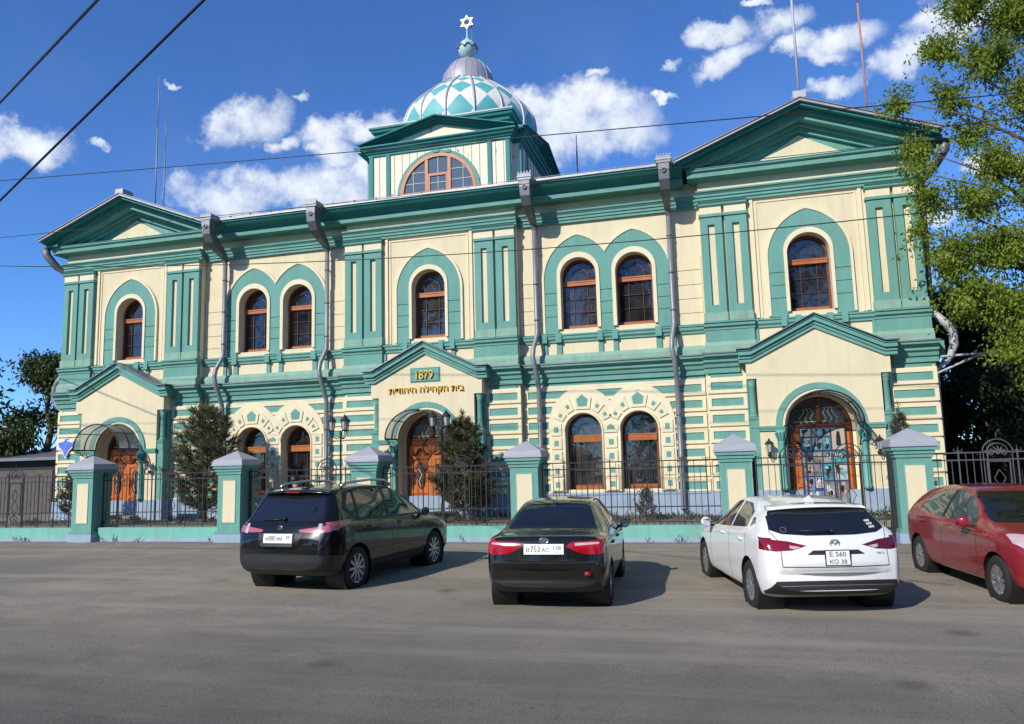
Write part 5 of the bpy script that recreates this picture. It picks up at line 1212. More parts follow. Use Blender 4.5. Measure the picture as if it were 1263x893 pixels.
bush_tree(20.6, 5.0, .0, 2.5, 6.2, 5.5, 'dark tree behind the red car\'s windscreen, beyond the iron fence', 'leaf_dark', 15000, .24, 22)
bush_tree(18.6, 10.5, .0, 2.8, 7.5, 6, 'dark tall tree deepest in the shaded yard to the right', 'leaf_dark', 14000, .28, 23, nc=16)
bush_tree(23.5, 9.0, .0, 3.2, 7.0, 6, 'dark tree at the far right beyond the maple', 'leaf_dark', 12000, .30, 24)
bush_tree(-21.5, 6.5, .6, 2.8, 5.5, 5, 'dark green tree against the building\'s far left corner', 'leaf_mid', 11000, .22, 25)
bush_tree(-25.5, 5.0, .6, 3.2, 6.5, 5.5, 'green tree further left of the far left corner', 'leaf_mid', 9000, .26, 26)
bush_tree(-20.0, 12.0, .5, 3.2, 7.5, 6, 'dark tree behind the left garage', 'leaf_dark', 9000, .28, 27)
bush_tree(-31, 9, .5, 4.5, 8, 6, 'broad tree at the left edge of the yard', 'leaf_mid', 7000, .4, 28)
# trees over the road, behind the camera; mirrored in glass; row thickened and right-hand pair added to block sky light
ST = ((-34, -49, 7, 16), (-22, -48, 6.5, 17), (-10, -50, 7, 15.5), (2, -48, 6.5, 17.5), (14, -49, 7, 16), (26, -48, 6.5, 17), (38, -50, 7, 16), (36, -12, 4.5, 10), (44, -22, 5, 11))
SN = ['leftmost leafy street tree on the far pavement', 'second leafy street tree from the left on the far pavement', 'third leafy street tree from the left on the far pavement', 'leafy street tree midway along the far pavement', 'third leafy street tree from the right on the far pavement', 'second leafy street tree from the right on the far pavement', 'rightmost leafy street tree on the far pavement', 'unseen tree added down the road to the right to block sky light, nearer the fence', 'unseen tree added down the road to the right to block sky light, nearer the carriageway']
for i, (x, y, w, h) in enumerate(ST): bush_tree(x, y, 1.5, w, h, 9, SN[i], 'leaf_mid', 5200, .75, 40+i, name='street_tree', group='street trees along the road', nc=16)

def pine(x, y, h, w, label, seed, needle='needle', n=9000, nl=.15, dens=1.0):
    rng = np.random.default_rng(seed); t = thing('pine_tree', (x, y, ZY), label, 'pine tree', 'young pines in the yard'); tr = MB()
    tr.tube([(x+rng.normal()*.01*i, y, ZY+h*i/8*.97) for i in range(9)], [.055*h/3.6*(1-.9*i/8)+.006 for i in range(9)], 'bark', 6); CC = []; DD = []; segs = []
    nb = int(30+h*14)
    for i in range(nb):
        f = ((i+.5)/nb)**1.0; z = ZY+.06*h+.84*h*f; ln = (w*(1-f)**.62*rng.uniform(.62, 1.12)+.09*h/3.6)*(1 if f > .10 else .8)
        a = i*2.39996+rng.normal()*.25; up = rng.uniform(.30, .60)+.45*f
        d = Vector((math.cos(a), math.sin(a), up)); P0 = Vector((x, y, z)); P1 = P0+Vector((math.cos(a), math.sin(a), up*.55))*ln*.5; P2 = P0+d*ln*.95+Vector((0, 0, .08*ln))
        tr.tube([P0, P1, P2], [.011, .007, .004], 'bark', 3); segs += [(P0.lerp(P1, .35), P1, .6), (P1, P2, 1.2)]
        for q in range(5):
            u = rng.uniform(.30, .95); b0 = P0.lerp(P1, u*2) if u < .5 else P1.lerp(P2, u*2-1); s = rng.choice((-1, 1))*rng.uniform(.5, 1.0)
            e = b0+Vector((math.cos(a+s), math.sin(a+s), rng.uniform(.25, .9)))*ln*rng.uniform(.22, .40); segs.append((b0, e, 1.0))
    segs.append((Vector((x, y, ZY+h*.86)), Vector((x, y, ZY+h)), 1.2)); tot = sum((e-s).length*k for s, e, k in segs)
    for s0, e, k in segs:
        m_ = max(5, int(n*k*(e-s0).length/tot)); u = rng.uniform(0, 1.04, m_)[:, None]; dv = np.array(e-s0); pos = np.array(s0)+dv*u
        dn = dv/(np.linalg.norm(dv)+1e-6)*.95+rng.normal(size=(m_, 3))*.5; dn /= np.linalg.norm(dn, axis=1, keepdims=True); CC.append(pos+dn*nl*.45); DD.append(dn)
    tr.build('trunk', t); leaves_mesh('needles', np.concatenate(CC), np.concatenate(DD), nl, needle, t, rng, fold=.1, aspect=.085)
pine(-6.66, -1.75, 3.75, 1.25, 'tallest young pine, left of the arched windows, beside the left door', 5, n=20000, nl=.17)
pine(1.62, -1.75, 3.0, .95, 'bushy pine in front of the central door', 6, n=17000, nl=.17)
pine(-11.55, -1.7, 1.9, .55, 'small pine behind the fence at the far left', 7, n=6000, nl=.13, needle='needle_young')
pine(6.62, -1.9, .85, .30, 'tiny pine sapling between the black sedan and white hatchback', 8, n=1500, nl=.09, needle='needle_young')
pine(12.75, -1.6, 2.7, .28, 'slim pine hidden behind the pier by the red car', 9, n=5000, nl=.13, needle='needle_young')
def weeds():
    rng = np.random.default_rng(3); C = []; D = []
    for cx, cy, k, s in [(rng.uniform(-15, 18), -3.2-rng.uniform(0, .08), int(rng.integers(3, 12)), rng.uniform(.03, .09)) for _ in range(26)]+[(rng.uniform(-14.5, 17), rng.uniform(-2.5, -.4), int(rng.integers(8, 40)), rng.uniform(.05, .28)) for _ in range(150)]:
        for _ in range(k): C.append((cx+rng.normal()*s, cy+rng.normal()*s*(.6 if cy > -3 else .15), (ZY if cy > -3 else ZR)+abs(rng.normal())*.06+.02)); D.append((rng.normal()*.5, rng.normal()*.5, 1))
    t = thing('weeds', (0, -1.5, ZY), None, None); bpy.data.objects.remove(t)
    e = bpy.data.objects.new('grass', None)
    par = thing('weeds_anchor', (0, 0, 0), None, None); o = leaves_mesh('weeds', np.array(C), np.array(D, float), .13, 'weed', par, rng, aspect=.18); o.parent = None; bpy.data.objects.remove(par); bpy.data.objects.remove(e)
    tag(o, 'sparse weeds growing in the bare yard', None, kind='stuff')
weeds()
# garage at the left and plank fence at the right, both in shade
t = thing('garage', (-19.6, 6, ZR), 'low dark garage with sloping roof left of the synagogue', 'garage')
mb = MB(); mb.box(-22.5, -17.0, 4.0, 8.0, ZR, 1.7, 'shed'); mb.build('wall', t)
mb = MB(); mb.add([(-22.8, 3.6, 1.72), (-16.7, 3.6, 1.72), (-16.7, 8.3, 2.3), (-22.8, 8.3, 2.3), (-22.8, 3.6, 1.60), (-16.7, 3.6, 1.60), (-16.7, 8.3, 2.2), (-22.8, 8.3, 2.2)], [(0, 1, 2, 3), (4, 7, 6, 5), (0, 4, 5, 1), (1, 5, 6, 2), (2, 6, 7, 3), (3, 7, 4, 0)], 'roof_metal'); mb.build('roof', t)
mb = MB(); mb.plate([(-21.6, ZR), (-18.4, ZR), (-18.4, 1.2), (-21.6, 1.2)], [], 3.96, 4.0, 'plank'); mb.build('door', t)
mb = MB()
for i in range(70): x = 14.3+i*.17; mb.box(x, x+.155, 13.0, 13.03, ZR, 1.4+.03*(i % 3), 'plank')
tag(mb.build('plank_fence'), 'dark plank fence in the shade behind the trees to the right', 'fence')
# ------------------------------------------------------------------ cars
def ev(tab, x): return float(pchip([p[0] for p in tab], [p[1] for p in tab], np.float64(x)))
def section(P, x):
    zb, zt, zbelt, wm, wt = (ev(P[k], x) for k in ('zb', 'ztop', 'zbelt', 'wm', 'wt'))
    dt = P.get('dt', .055)*min(1, (zt-zbelt)/.25+.25); zm = zb+(zbelt-zb)*.5; wb = wm*P.get('wbf', .965); ws = wm*.93
    K = [(0, zb), (ws*.75, zb), (ws, zb+.05), (wm*.99, zb+.30*(zbelt-zb)), (wm, zm+.06), (wm*.992, zbelt-.09*(zbelt-zb)), (wb, zbelt), (wb+(wt-wb)*.5+.012, zbelt+(zt-dt-zbelt)*.52), (wt, zt-dt), (wt*.86, zt-dt*.40), (wt*.45, zt-dt*.08), (0, zt)]
    out = []
    for i in range(len(K)-1):
        p0 = K[max(i-1, 0)]; p1 = K[i]; p2 = K[i+1]; p3 = K[min(i+2, len(K)-1)]
        if i == 0: p0 = (-K[1][0], K[1][1])
        if i == len(K)-2: p3 = (-K[-2][0], K[-2][1])
        sharp = .30
        for s in range(4):
            t = s/4; q = []
            for c in (0, 1):
                m1 = (p2[c]-p0[c])*sharp; m2 = (p3[c]-p1[c])*sharp
                q.append((2*t**3-3*t**2+1)*p1[c]+(t**3-2*t**2+t)*m1+(-2*t**3+3*t**2)*p2[c]+(t**3-t**2)*m2)
            out.append((max(q[0], 0), q[1]))
    out.append(K[-1]); return out
def car(name, label, P, paint, loc, rz, feats, wheels, wr=.33, group='cars parked along the fence'):
    T_ = thing(name, loc, label, 'car', group, rz)
    L = P['ztop'][-1][0]; xs = sorted(set([p[0] for k in ('ztop', 'wm', 'wt', 'zbelt') for p in P[k]])); X = []
    for a, b_ in zip(xs[:-1], xs[1:]):
        n = max(1, int(math.ceil((b_-a)/.09))); X += [a+(b_-a)*i/n for i in range(n)]
    X.append(xs[-1]); S = [section(P, x) for x in X]; k = len(S[0])
    bm = bmesh.new(); G = []
    bow = P.get('bow', .10)
    def bend(x, y):      # plan bow of the tail and nose
        f = max(0, 1-x/.9); r = max(0, 1-(L-x)/.9); return x+bow*f*f*(y/.85)**2*1.1-bow*1.6*r*r*(y/.85)**2
    for x, s in zip(X, S):
        row = [bm.verts.new((bend(x, y), y, z)) for y, z in s]
        row2 = [row[0]]+[bm.verts.new((bend(x, y), -y, z)) for y, z in s[1:-1]]+[row[-1]]; G.append((row, row2))
    for i in range(len(X)-1):
        for j in range(k-1):
            a = G[i][0]; b_ = G[i+1][0]; bm.faces.new((a[j], a[j+1], b_[j+1], b_[j])[::-1]) 
            a = G[i][1]; b_ = G[i+1][1]; bm.faces.new((a[j], b_[j], b_[j+1], a[j+1])[::-1])
    for row, row2, fl in ((*G[0], 1), (*G[-1], 0)):
        for j in range(k-1):
            q = [row[j], row[j+1], row2[j+1], row2[j]]; q2 = []
            for v in q:
                if v not in q2: q2.append(v)
            if len(q2) > 2: bm.faces.new(q2 if not fl else q2[::-1])
    bmesh.ops.recalc_face_normals(bm, faces=bm.faces); bm.normal_update()
    # smooth normals of the whole skin, looked up again for every cut-out part
    V0 = [v.co.copy() for v in bm.verts]; N0 = [v.normal.copy() for v in bm.verts]; bm.verts.index_update(); F0 = [[v.index for v in f.verts] for f in bm.faces]
    bv = BVHTree.FromPolygons(V0, F0)
    def nrm(p):
        loc_, nn, idx, dd = bv.find_nearest(p); f = F0[idx]; w = poly_3d_calc([V0[i] for i in f], loc_)
        n_ = Vector((0, 0, 0))
        for i, q in zip(f, w): n_ += N0[i]*q
        return n_.normalized() if n_.length > 1e-6 else nn
    lay = bm.faces.layers.int.new('tag'); names = ['body']
    AX = {'side': (0, 2), 'rear': (1, 2), 'front': (1, 2), 'top': (0, 1)}
    FL = {'side': lambda f: abs(f.normal.y) > .30, 'rear': lambda f: f.normal.x < -.22 and f.calc_center_median().x < L*.35, 'front': lambda f: f.normal.x > .22 and f.calc_center_median().x > L*.5, 'top': lambda f: f.normal.z > .2}
    def cut(view, poly, tagname, only=None, sgn=0, over=False):
        ia, ib = AX[view]; fl = FL[view]
        if tagname not in names: names.append(tagname)
        tg = names.index(tagname); x0 = min(p[0] for p in poly)-.02; x1 = max(p[0] for p in poly)+.02; z0 = min(p[1] for p in poly)-.02; z1 = max(p[1] for p in poly)+.02
        def near(f):
            if not fl(f): return False
            if sgn and f.calc_center_median().y*sgn < 0: return False
            a = [v.co[ia] for v in f.verts]; b_ = [v.co[ib] for v in f.verts]
            return max(a) >= x0 and min(a) <= x1 and max(b_) >= z0 and min(b_) <= z1
        n = len(poly)
        for i in range(n):
            p, q = poly[i], poly[(i+1) % n]; dx, dz = q[0]-p[0], q[1]-p[1]; co = [0, 0, 0]; no = [0, 0, 0]; co[ia] = p[0]; co[ib] = p[1]; no[ia] = -dz; no[ib] = dx
            fs = [f for f in bm.faces if near(f)]; ed = set(e for f in fs for e in f.edges); vs = set(v for f in fs for v in f.verts)
            bmesh.ops.bisect_plane(bm, geom=list(fs)+list(ed)+list(vs), dist=1e-5, plane_co=co, plane_no=no)
            bm.normal_update()
        for f in bm.faces:
            if near(f) and (f[lay] == 0 or over):
                c = f.calc_center_median(); a, b_ = c[ia], c[ib]; ins = False
                for i in range(n):
                    p, q = poly[i], poly[i-1]
                    if (p[1] > b_) != (q[1] > b_) and a < (q[0]-p[0])*(b_-p[1])/(q[1]-p[1])+p[0]: ins = not ins
                if ins: f[lay] = tg
    for wx in wheels:
        r = wr+.055; cut('side', [(wx+r*math.cos(2*math.pi*i/22), wr+r*math.sin(2*math.pi*i/22)) for i in range(22)], 'DEL')
    for ft in feats: cut(*ft[:3], **(ft[3] if len(ft) > 3 else {}))
    def region(tg): return [f for f in bm.faces if f[lay] == tg]
    def extract(tg, pname, mat_, parent, inset=0):
        fs = region(tg); first = None
        if not fs: return None
        left = set(fs); groups = []
        if tg == 0: groups = [fs]
        else:
            while left:
                st = [left.pop()]; g = []
                while st:
                    f = st.pop(); g.append(f)
                    for e in f.edges:
                        for f2 in e.link_faces:
                            if f2 in left: left.discard(f2); st.append(f2)
                if sum(f.calc_area() for f in g) > 2e-4: groups.append(g)
        for g in groups:
            idx = {}; vs = []; ff = []
            for f in g:
                q = []
                for v in f.verts:
                    if v not in idx: idx[v] = len(vs); vs.append(v.co-(nrm(v.co)*inset if inset else Vector()))
                    q.append(idx[v])
                ff.append(q)
            me = bpy.data.meshes.new(pname); me.from_pydata(vs, [], ff); me.update(); me.materials.append(MATS[mat_])
            me.polygons.foreach_set('use_smooth', [True]*len(ff)); me.normals_split_custom_set_from_vertices([nrm(v) for v in vs])
            o = bpy.data.objects.new(pname, me); COL.objects.link(o); o.parent = parent; first = first or o
        return first
    parts = {}
    body = extract(0, 'body', paint, T_); parts['body'] = body
    spec = P['parts']
    for i, nm in enumerate(names):
        if nm in ('body', 'DEL'): continue
        pn, mt, under = spec[nm.split('#')[0]]
        parts[nm] = extract(i, pn, mt, parts.get(under, T_) if under else T_, .004 if 'glass' in mt else 0)
    bm.free()
    # wheels with dark arch liners
    for wx in wheels:
        for s in (-1, 1):
            wy = ev(P['wm'], wx)-.115; mb = MB()
            mb.lathe([(wr-.115, -.10), (wr-.03, -.105), (wr, -.08), (wr, .08), (wr-.03, .105), (wr-.115, .10)], (wx, s*wy, wr), 'rubber', 26, axis='y', cap=False)
            w = mb.build('wheel', T_, local=True); rm = MB()
            rm.lathe([(wr-.11, .09*s), (wr-.125, .075*s), (wr-.14, .03*s), (.001, .03*s)], (wx, s*wy, wr), 'zinc_dark', 26, axis='y', cap=False)
            for q in range(10):
                a = 2*math.pi*q/10; rm.obox((wx+.5*(wr-.10)*math.cos(a), s*(wy+.075), wr+.5*(wr-.10)*math.sin(a)), ((wr-.12)*.5*math.cos(a), 0, (wr-.12)*.5*math.sin(a)), (0, .016, 0), (-.02*math.sin(a), 0, .02*math.cos(a)), 'alloy')
            rm.lathe([(wr-.105, .095*s), (wr-.13, .085*s)], (wx, s*wy, wr), 'alloy', 26, axis='y', cap=False); rm.lathe([(.001, .10*s), (.05, .095*s), (.055, .07*s)], (wx, s*wy, wr), 'alloy', 14, axis='y', cap=False)
            rm.build('rim', w)
            ln = MB(); r = wr+.06; ln.lathe([(r, (wy+.10)*s), (r, (wy-.25)*s), (.001, (wy-.25)*s)], (wx, 0, wr), 'black', 22, axis='y', cap=False); ln.build('wheel_arch', T_, local=True)
    # door mirrors
    mx, mz, mw = P['mirror']; 
    for s in (-1, 1):
        y0 = ev(P['wm'], mx)*.965; mb = MB(); vs = []; n, k2 = 8, 12
        for i in range(n+1):
            u = i/n; yy = y0+.05+mw*u; sc = max(.05, math.sin(math.pi*min(.98, .18+.80*u)))**.55
            for j in range(k2): a = 2*math.pi*j/k2; c_, s_ = math.cos(a), math.sin(a); vs.append((mx+.02+.055*sc*(abs(c_)**.7)*(1 if c_ > 0 else -1)-.03*u, s*yy, mz+.012*u+.080*sc*(abs(s_)**.7)*(1 if s_ > 0 else -1)))
        mb.add(vs, [(i*k2+j, i*k2+(j+1) % k2, (i+1)*k2+(j+1) % k2, (i+1)*k2+j) for i in range(n) for j in range(k2)]+[tuple(range(k2)), tuple(range(n*k2, (n+1)*k2))], P.get('mirror_m', paint), True)
        mb.obox((mx+.03, s*(y0+.03), mz-.05), (.025, 0, 0), (0, .06, 0), (0, 0, .02), 'trim'); m_ = mb.build('door_mirror', T_, local=True)
        g = MB(); g.add([(mx-.055-.01, s*(y0+.07), mz-.055), (mx-.07, s*(y0+.03+mw), mz-.05), (mx-.07, s*(y0+.03+mw), mz+.06), (mx-.055-.01, s*(y0+.07), mz+.06)], [(0, 1, 2, 3)], 'chrome'); g.build('mirror_glass', m_)
    return T_, nrm, bv
def plate_on(T_, c, w, h, segs, tilt, frame='white', txtm='black', bg='white'):
    """licence plate on the tail, facing -x; segs = (string, centre offset to the right, height, width)"""
    xd = Vector((0, -1, 0)); zd = Vector((math.sin(tilt), 0, math.cos(tilt))); c = Vector(c); nd = xd.cross(zd)
    mb = MB(); mb.obox(c+nd*.0, xd*(w/2+.012), zd*(h/2+.012), nd*.006, frame); mb.obox(c+nd*.007, xd*(w/2), zd*(h/2), nd*.002, bg); o = mb.build('licence_plate', T_, local=True)
    t = MB()
    for s, dx, dz, hh, ww in segs: text_mb(t, s, 0, 0, 0, hh, txtm, depth=.002, width=ww, xdir=xd, zdir=zd, pos=c+nd*.0105+xd*dx+zd*dz)
    t.build('plate_lettering', o); return o
def mirrored(poly): return [(-a, b_) for a, b_ in poly][::-1]
PARTS = {'swin': ('side_window', 'car_glass', None), 'swinl': ('side_window', 'car_glass_light', None), 'rwin': ('rear_window', 'car_glass', None), 'fwin': ('windscreen', 'car_glass', None), 'lampL': ('tail_light', 'lamp_red', None), 'lampR': ('tail_light', 'lamp_red', None), 'clear': ('reversing_lens', 'lamp_clear', None), 'trim': ('bumper_trim', 'trim', None), 'gap': ('door_gap', 'trim', None), 'head': ('headlight', 'lamp_clear', None), 'chrome': ('window_trim', 'chrome', None), 'pill': ('pillar_trim', 'trim', None), 'grille': ('grille', 'trim', None), 'recess': ('tailgate_recess', 'trim', None)}
def vgap(x, z0, z1, w=.007): return [(x-w, z0), (x+w, z0), (x+w, z1), (x-w, z1)]
def hgap(x0, x1, z, w=.006): return [(x0, z-w), (x1, z-w), (x1, z+w), (x0, z+w)]
def handles(T_, xs, z, y, m='trim'):
    for x in xs:
        for s in (-1, 1):
            mb = MB(); mb.tube([(x-.10, s*(y-.01), z), (x-.08, s*(y+.028), z+.005), (x+.08, s*(y+.028), z+.01), (x+.10, s*(y-.01), z+.01)], .014, m, 6); mb.build('door_handle', T_, local=True)
def wiper(T_, x0, y0, z0, x1, y1, z1):
    mb = MB(); mb.tube([(x0, y0, z0), (x1, y1, z1)], .012, 'black', 5); mb.lathe([(.03, -.01), (.03, .02), (.015, .03)], (x0, y0, z0), 'black', 8); mb.build('wiper', T_, local=True)

# --- black SUV
SUV = dict(ztop=[(0, .80), (.04, .90), (.09, 1.02), (.14, 1.10), (.20, 1.17), (.34, 1.37), (.47, 1.545), (.54, 1.60), (.75, 1.64), (1.6, 1.665), (2.2, 1.635), (2.5, 1.575), (3.0, 1.34), (3.38, 1.12), (3.7, 1.04), (4.2, .95), (4.45, .82), (4.58, .62)],
  zb=[(0, .42), (.25, .30), (.6, .24), (3.9, .24), (4.3, .28), (4.58, .40)], zbelt=[(0, .74), (.09, .96), (.14, 1.05), (.5, 1.10), (1.0, 1.085), (2.5, 1.03), (3.3, .98), (3.7, .93), (4.2, .84), (4.45, .74), (4.58, .57)],
  wm=[(0, .76), (.05, .81), (.16, .875), (.6, .915), (2, .92), (3.6, .92), (4.2, .87), (4.45, .74), (4.58, .55)], wt=[(0, .60), (.09, .72), (.16, .76), (.34, .70), (.5, .645), (.8, .625), (1.6, .63), (2.3, .61), (2.5, .61), (3.0, .68), (3.38, .75), (3.7, .76), (4.2, .7), (4.45, .6), (4.58, .45)],
  mirror=(3.02, 1.09, .15), bow=.065, wbf=.955, parts={**PARTS, 'lampL': ('tail_light', 'lamp_pink', None), 'lampR': ('tail_light', 'lamp_pink', None), 'red': ('lamp_lens', 'lamp_red', None)})
lampR = [(.34, 1.01), (.62, 1.045), (.80, 1.075), (1.0, 1.12), (1.0, .99), (.80, .97), (.62, .965), (.36, .975)]
ft = [('rear', [(-.71, 1.135), (.71, 1.135), (.66, 1.30), (.57, 1.535), (-.57, 1.535), (-.66, 1.30)], 'rwin'),
      ('rear', lampR, 'lampL'), ('rear', mirrored(lampR), 'lampR'), ('side', [(.0, .99), (.30, 1.0), (.62, 1.06), (.80, 1.13), (.45, 1.125), (.0, 1.11)], 'lampL', dict(sgn=1)), ('side', [(.0, .99), (.30, 1.0), (.62, 1.06), (.80, 1.13), (.45, 1.125), (.0, 1.11)], 'lampR', dict(sgn=-1)),
      ('rear', [(.66, .955), (.72, .955), (.72, 1.10), (.66, 1.10)], 'clear', dict(over=True)), ('rear', [(-.72, .955), (-.66, .955), (-.66, 1.10), (-.72, 1.10)], 'clear', dict(over=True)),
      ('rear', [(-.36, .79), (.36, .79), (.42, .955), (-.42, .955)], 'recess'), ('rear', [(-.95, .30), (.95, .30), (.95, .62), (-.95, .62)], 'trim'),
      ('side', [(1.98, 1.105), (3.10, 1.085), (2.95, 1.26), (2.55, 1.515), (2.40, 1.56), (2.05, 1.575)], 'swin'), ('side', [(1.0, 1.135), (1.90, 1.11), (1.96, 1.58), (1.55, 1.59), (1.10, 1.565)], 'swin'), ('side', [(.72, 1.33), (.93, 1.14), (1.03, 1.55), (.92, 1.53)], 'swin'),
      ('side', [(.60, 1.30), (.90, 1.09), (3.22, 1.05), (2.95, 1.30), (2.52, 1.56), (2.1, 1.615), (1.4, 1.625), (.80, 1.57)], 'pill'), ('side', [(.68, 1.31), (.90, 1.095), (3.2, 1.052), (3.2, 1.072), (.93, 1.118), (.72, 1.325)], 'chrome'),
      ('front', [(-.70, 1.10), (.70, 1.10), (.60, 1.53), (-.60, 1.53)], 'fwin'), ('rear', vgap(-.735, .63, 1.0, .006), 'gap'), ('rear', vgap(.735, .63, 1.0, .006), 'gap'), ('rear', hgap(-.735, .735, .632, .006), 'gap'), ('side', hgap(.75, 3.1, .60, .005), 'gap'), ('side', vgap(1.95, .34, 1.10), 'gap'), ('side', vgap(3.12, .40, 1.07), 'gap'), ('side', [(.95, .62), (.955, .60), (.93, 1.1), (.92, 1.1)], 'gap'),
      ('side', [(.3, .22), (4.4, .22), (4.4, .40), (.3, .40)], 'trim'), ('front', [(.45, .72), (.85, .74), (.85, .86), (.5, .82)], 'head'), ('front', [(-.85, .74), (-.45, .72), (-.5, .82), (-.85, .86)], 'head')]
T_, nr, bv = car('suv', 'black SUV with roof rails, pinkish tail lights and a white rear licence plate', SUV, 'paint_black', (1.56, -10.85, -1.058), R(84.0), ft, (.88, 3.56), .345); T_.scale = (1.045, 1.03, 1.04)
def on_rear(bv, y, z): h = bv.ray_cast(Vector((-2, y, z)), Vector((1, 0, 0))); return h[0].x if h[0] else .05
plate_on(T_, (on_rear(bv, 0, .885)-.012, 0, .885), .52, .112, [('\u041c', -.205, -.008, .055, .045), ('880', -.105, 0, .075, .13), ('\u041c\u041c', .035, -.008, .055, .105), ('38', .19, .012, .05, .075)], R(8))
mb = MB(); x = on_rear(bv, 0, .80); mb.obox((x-.012, 0, .80), (.012, 0, .002), (0, .31, 0), (0, 0, .018), 'chrome'); mb.obox((x-.004, 0, .772), (.01, 0, .002), (0, .29, 0), (0, 0, .008), 'chrome'); mb.build('chrome_strip', T_, local=True)
mb = MB(); x = on_rear(bv, 0, 1.02); mb.lathe([(.060, -.012), (.060, .006), (.046, .006), (.046, -.012)], (x-.002, 0, 1.02), 'chrome', 20, axis='x', cap=False)
mb.lathe([(.001, -.008), (.047, -.004)], (x, 0, 1.02), 'alloy', 18, axis='x', cap=False)
for (ry, rz_, dz) in ((.042, .017, .014), (.016, .040, -.002)): mb.tube([(x-.015, ry*math.cos(t), 1.02+dz+rz_*math.sin(t)) for t in [2*math.pi*i/14 for i in range(14)]], .0055, 'chrome', 4, closed=True)
mb.build('emblem', T_, local=True)
mb = MB(); x = on_rear(bv, -.5, .80); text_mb(mb, '4WD', 0, 0, 0, .03, 'chrome', .003, .16, xdir=(0, -1, 0), pos=(x-.006, -.56, .80)); x = on_rear(bv, .5, .80); text_mb(mb, 'VVT', 0, 0, 0, .025, 'chrome', .003, .10, xdir=(0, -1, 0), pos=(x-.006, .56, .80)); mb.build('badge_lettering', T_, local=True)
mb = MB(); vs = []
for i in range(13): y = -.62+1.24*i/12; b_ = .06*(1-(y/.62)**2); vs += [(.44-b_, y, 1.585-.025*(y/.62)**2), (.60, y, 1.635-.04*(y/.62)**2), (.60, y, 1.60-.04*(y/.62)**2), (.45-b_, y, 1.565-.025*(y/.62)**2)]
mb.add(vs, [(i*4+j, i*4+(j+1) % 4, (i+1)*4+(j+1) % 4, (i+1)*4+j) for i in range(12) for j in range(4)]+[(0, 1, 2, 3), (48, 49, 50, 51)], 'paint_black', True); mb.build('spoiler', T_, local=True)
mb = MB(); mb.obox((.378, 0, 1.575), (.006, 0, .002), (0, .13, 0), (0, 0, .009), 'lamp_red'); mb.build('brake_light', T_, local=True)
mb = MB(); mb.obox((on_rear(bv, -.75, 1.06)-.01, -.755, 1.045), (.01, 0, 0), (0, .04, 0), (0, 0, .03), 'brake_lit') if 'brake_lit' in MATS else None
for s in (-1, 1):
    mb = MB(); pts = [(.85, s*.60, 1.645), (1.0, s*.605, 1.70), (1.7, s*.605, 1.73), (2.2, s*.595, 1.705), (2.42, s*.59, 1.62)]; mb.tube(pts, [.035, .024, .022, .024, .03], 'alloy', 8); mb.build('roof_rail', T_, local=True)
mb = MB(); mb.add([(.75, .0, 1.71), (.62, -.02, 1.64), (.62, .02, 1.64), (.95, -.025, 1.655), (.95, .025, 1.655)], [(0, 1, 2), (0, 3, 1), (0, 2, 4), (0, 4, 3)], 'black'); mb.build('aerial_fin', T_, local=True)
wiper(T_, on_rear(bv, -.02, 1.16)-.02, -.02, 1.165, on_rear(bv, .42, 1.15)-.02, .40, 1.15); handles(T_, (1.25, 2.25), .98, .905, 'paint_black')

# --- black sedan
SED = dict(ztop=[(0, .62), (.03, .74), (.06, .90), (.09, .99), (.13, 1.025), (.2, 1.035), (.45, 1.055), (.66, 1.085), (.9, 1.21), (1.25, 1.38), (1.5, 1.445), (2.1, 1.47), (2.5, 1.44), (2.7, 1.38), (3.1, 1.15), (3.4, .99), (3.7, .93), (4.1, .82), (4.28, .7), (4.36, .5)],
  zb=[(0, .38), (.2, .28), (.6, .20), (3.7, .20), (4.1, .24), (4.36, .36)], zbelt=[(0, .58), (.06, .84), (.13, .95), (.45, .985), (.7, .98), (1.5, .955), (2.7, .92), (3.3, .88), (3.7, .84), (4.1, .74), (4.28, .64), (4.36, .47)],
  wm=[(0, .70), (.05, .76), (.15, .81), (.5, .84), (2, .85), (3.4, .85), (4, .80), (4.25, .66), (4.36, .5)], wt=[(0, .58), (.06, .66), (.13, .71), (.45, .715), (.66, .70), (.9, .62), (1.25, .555), (1.5, .535), (2.3, .54), (2.6, .56), (3.1, .66), (3.4, .72), (3.7, .7), (4.1, .62), (4.28, .52), (4.36, .4)],
  mirror=(2.82, .98, .14), bow=.09, dt=.05, parts=PARTS)
lr = [(.30, .90), (.38, .955), (.62, .965), (1.0, 1.0), (1.0, .84), (.70, .79), (.52, .80), (.40, .845)]
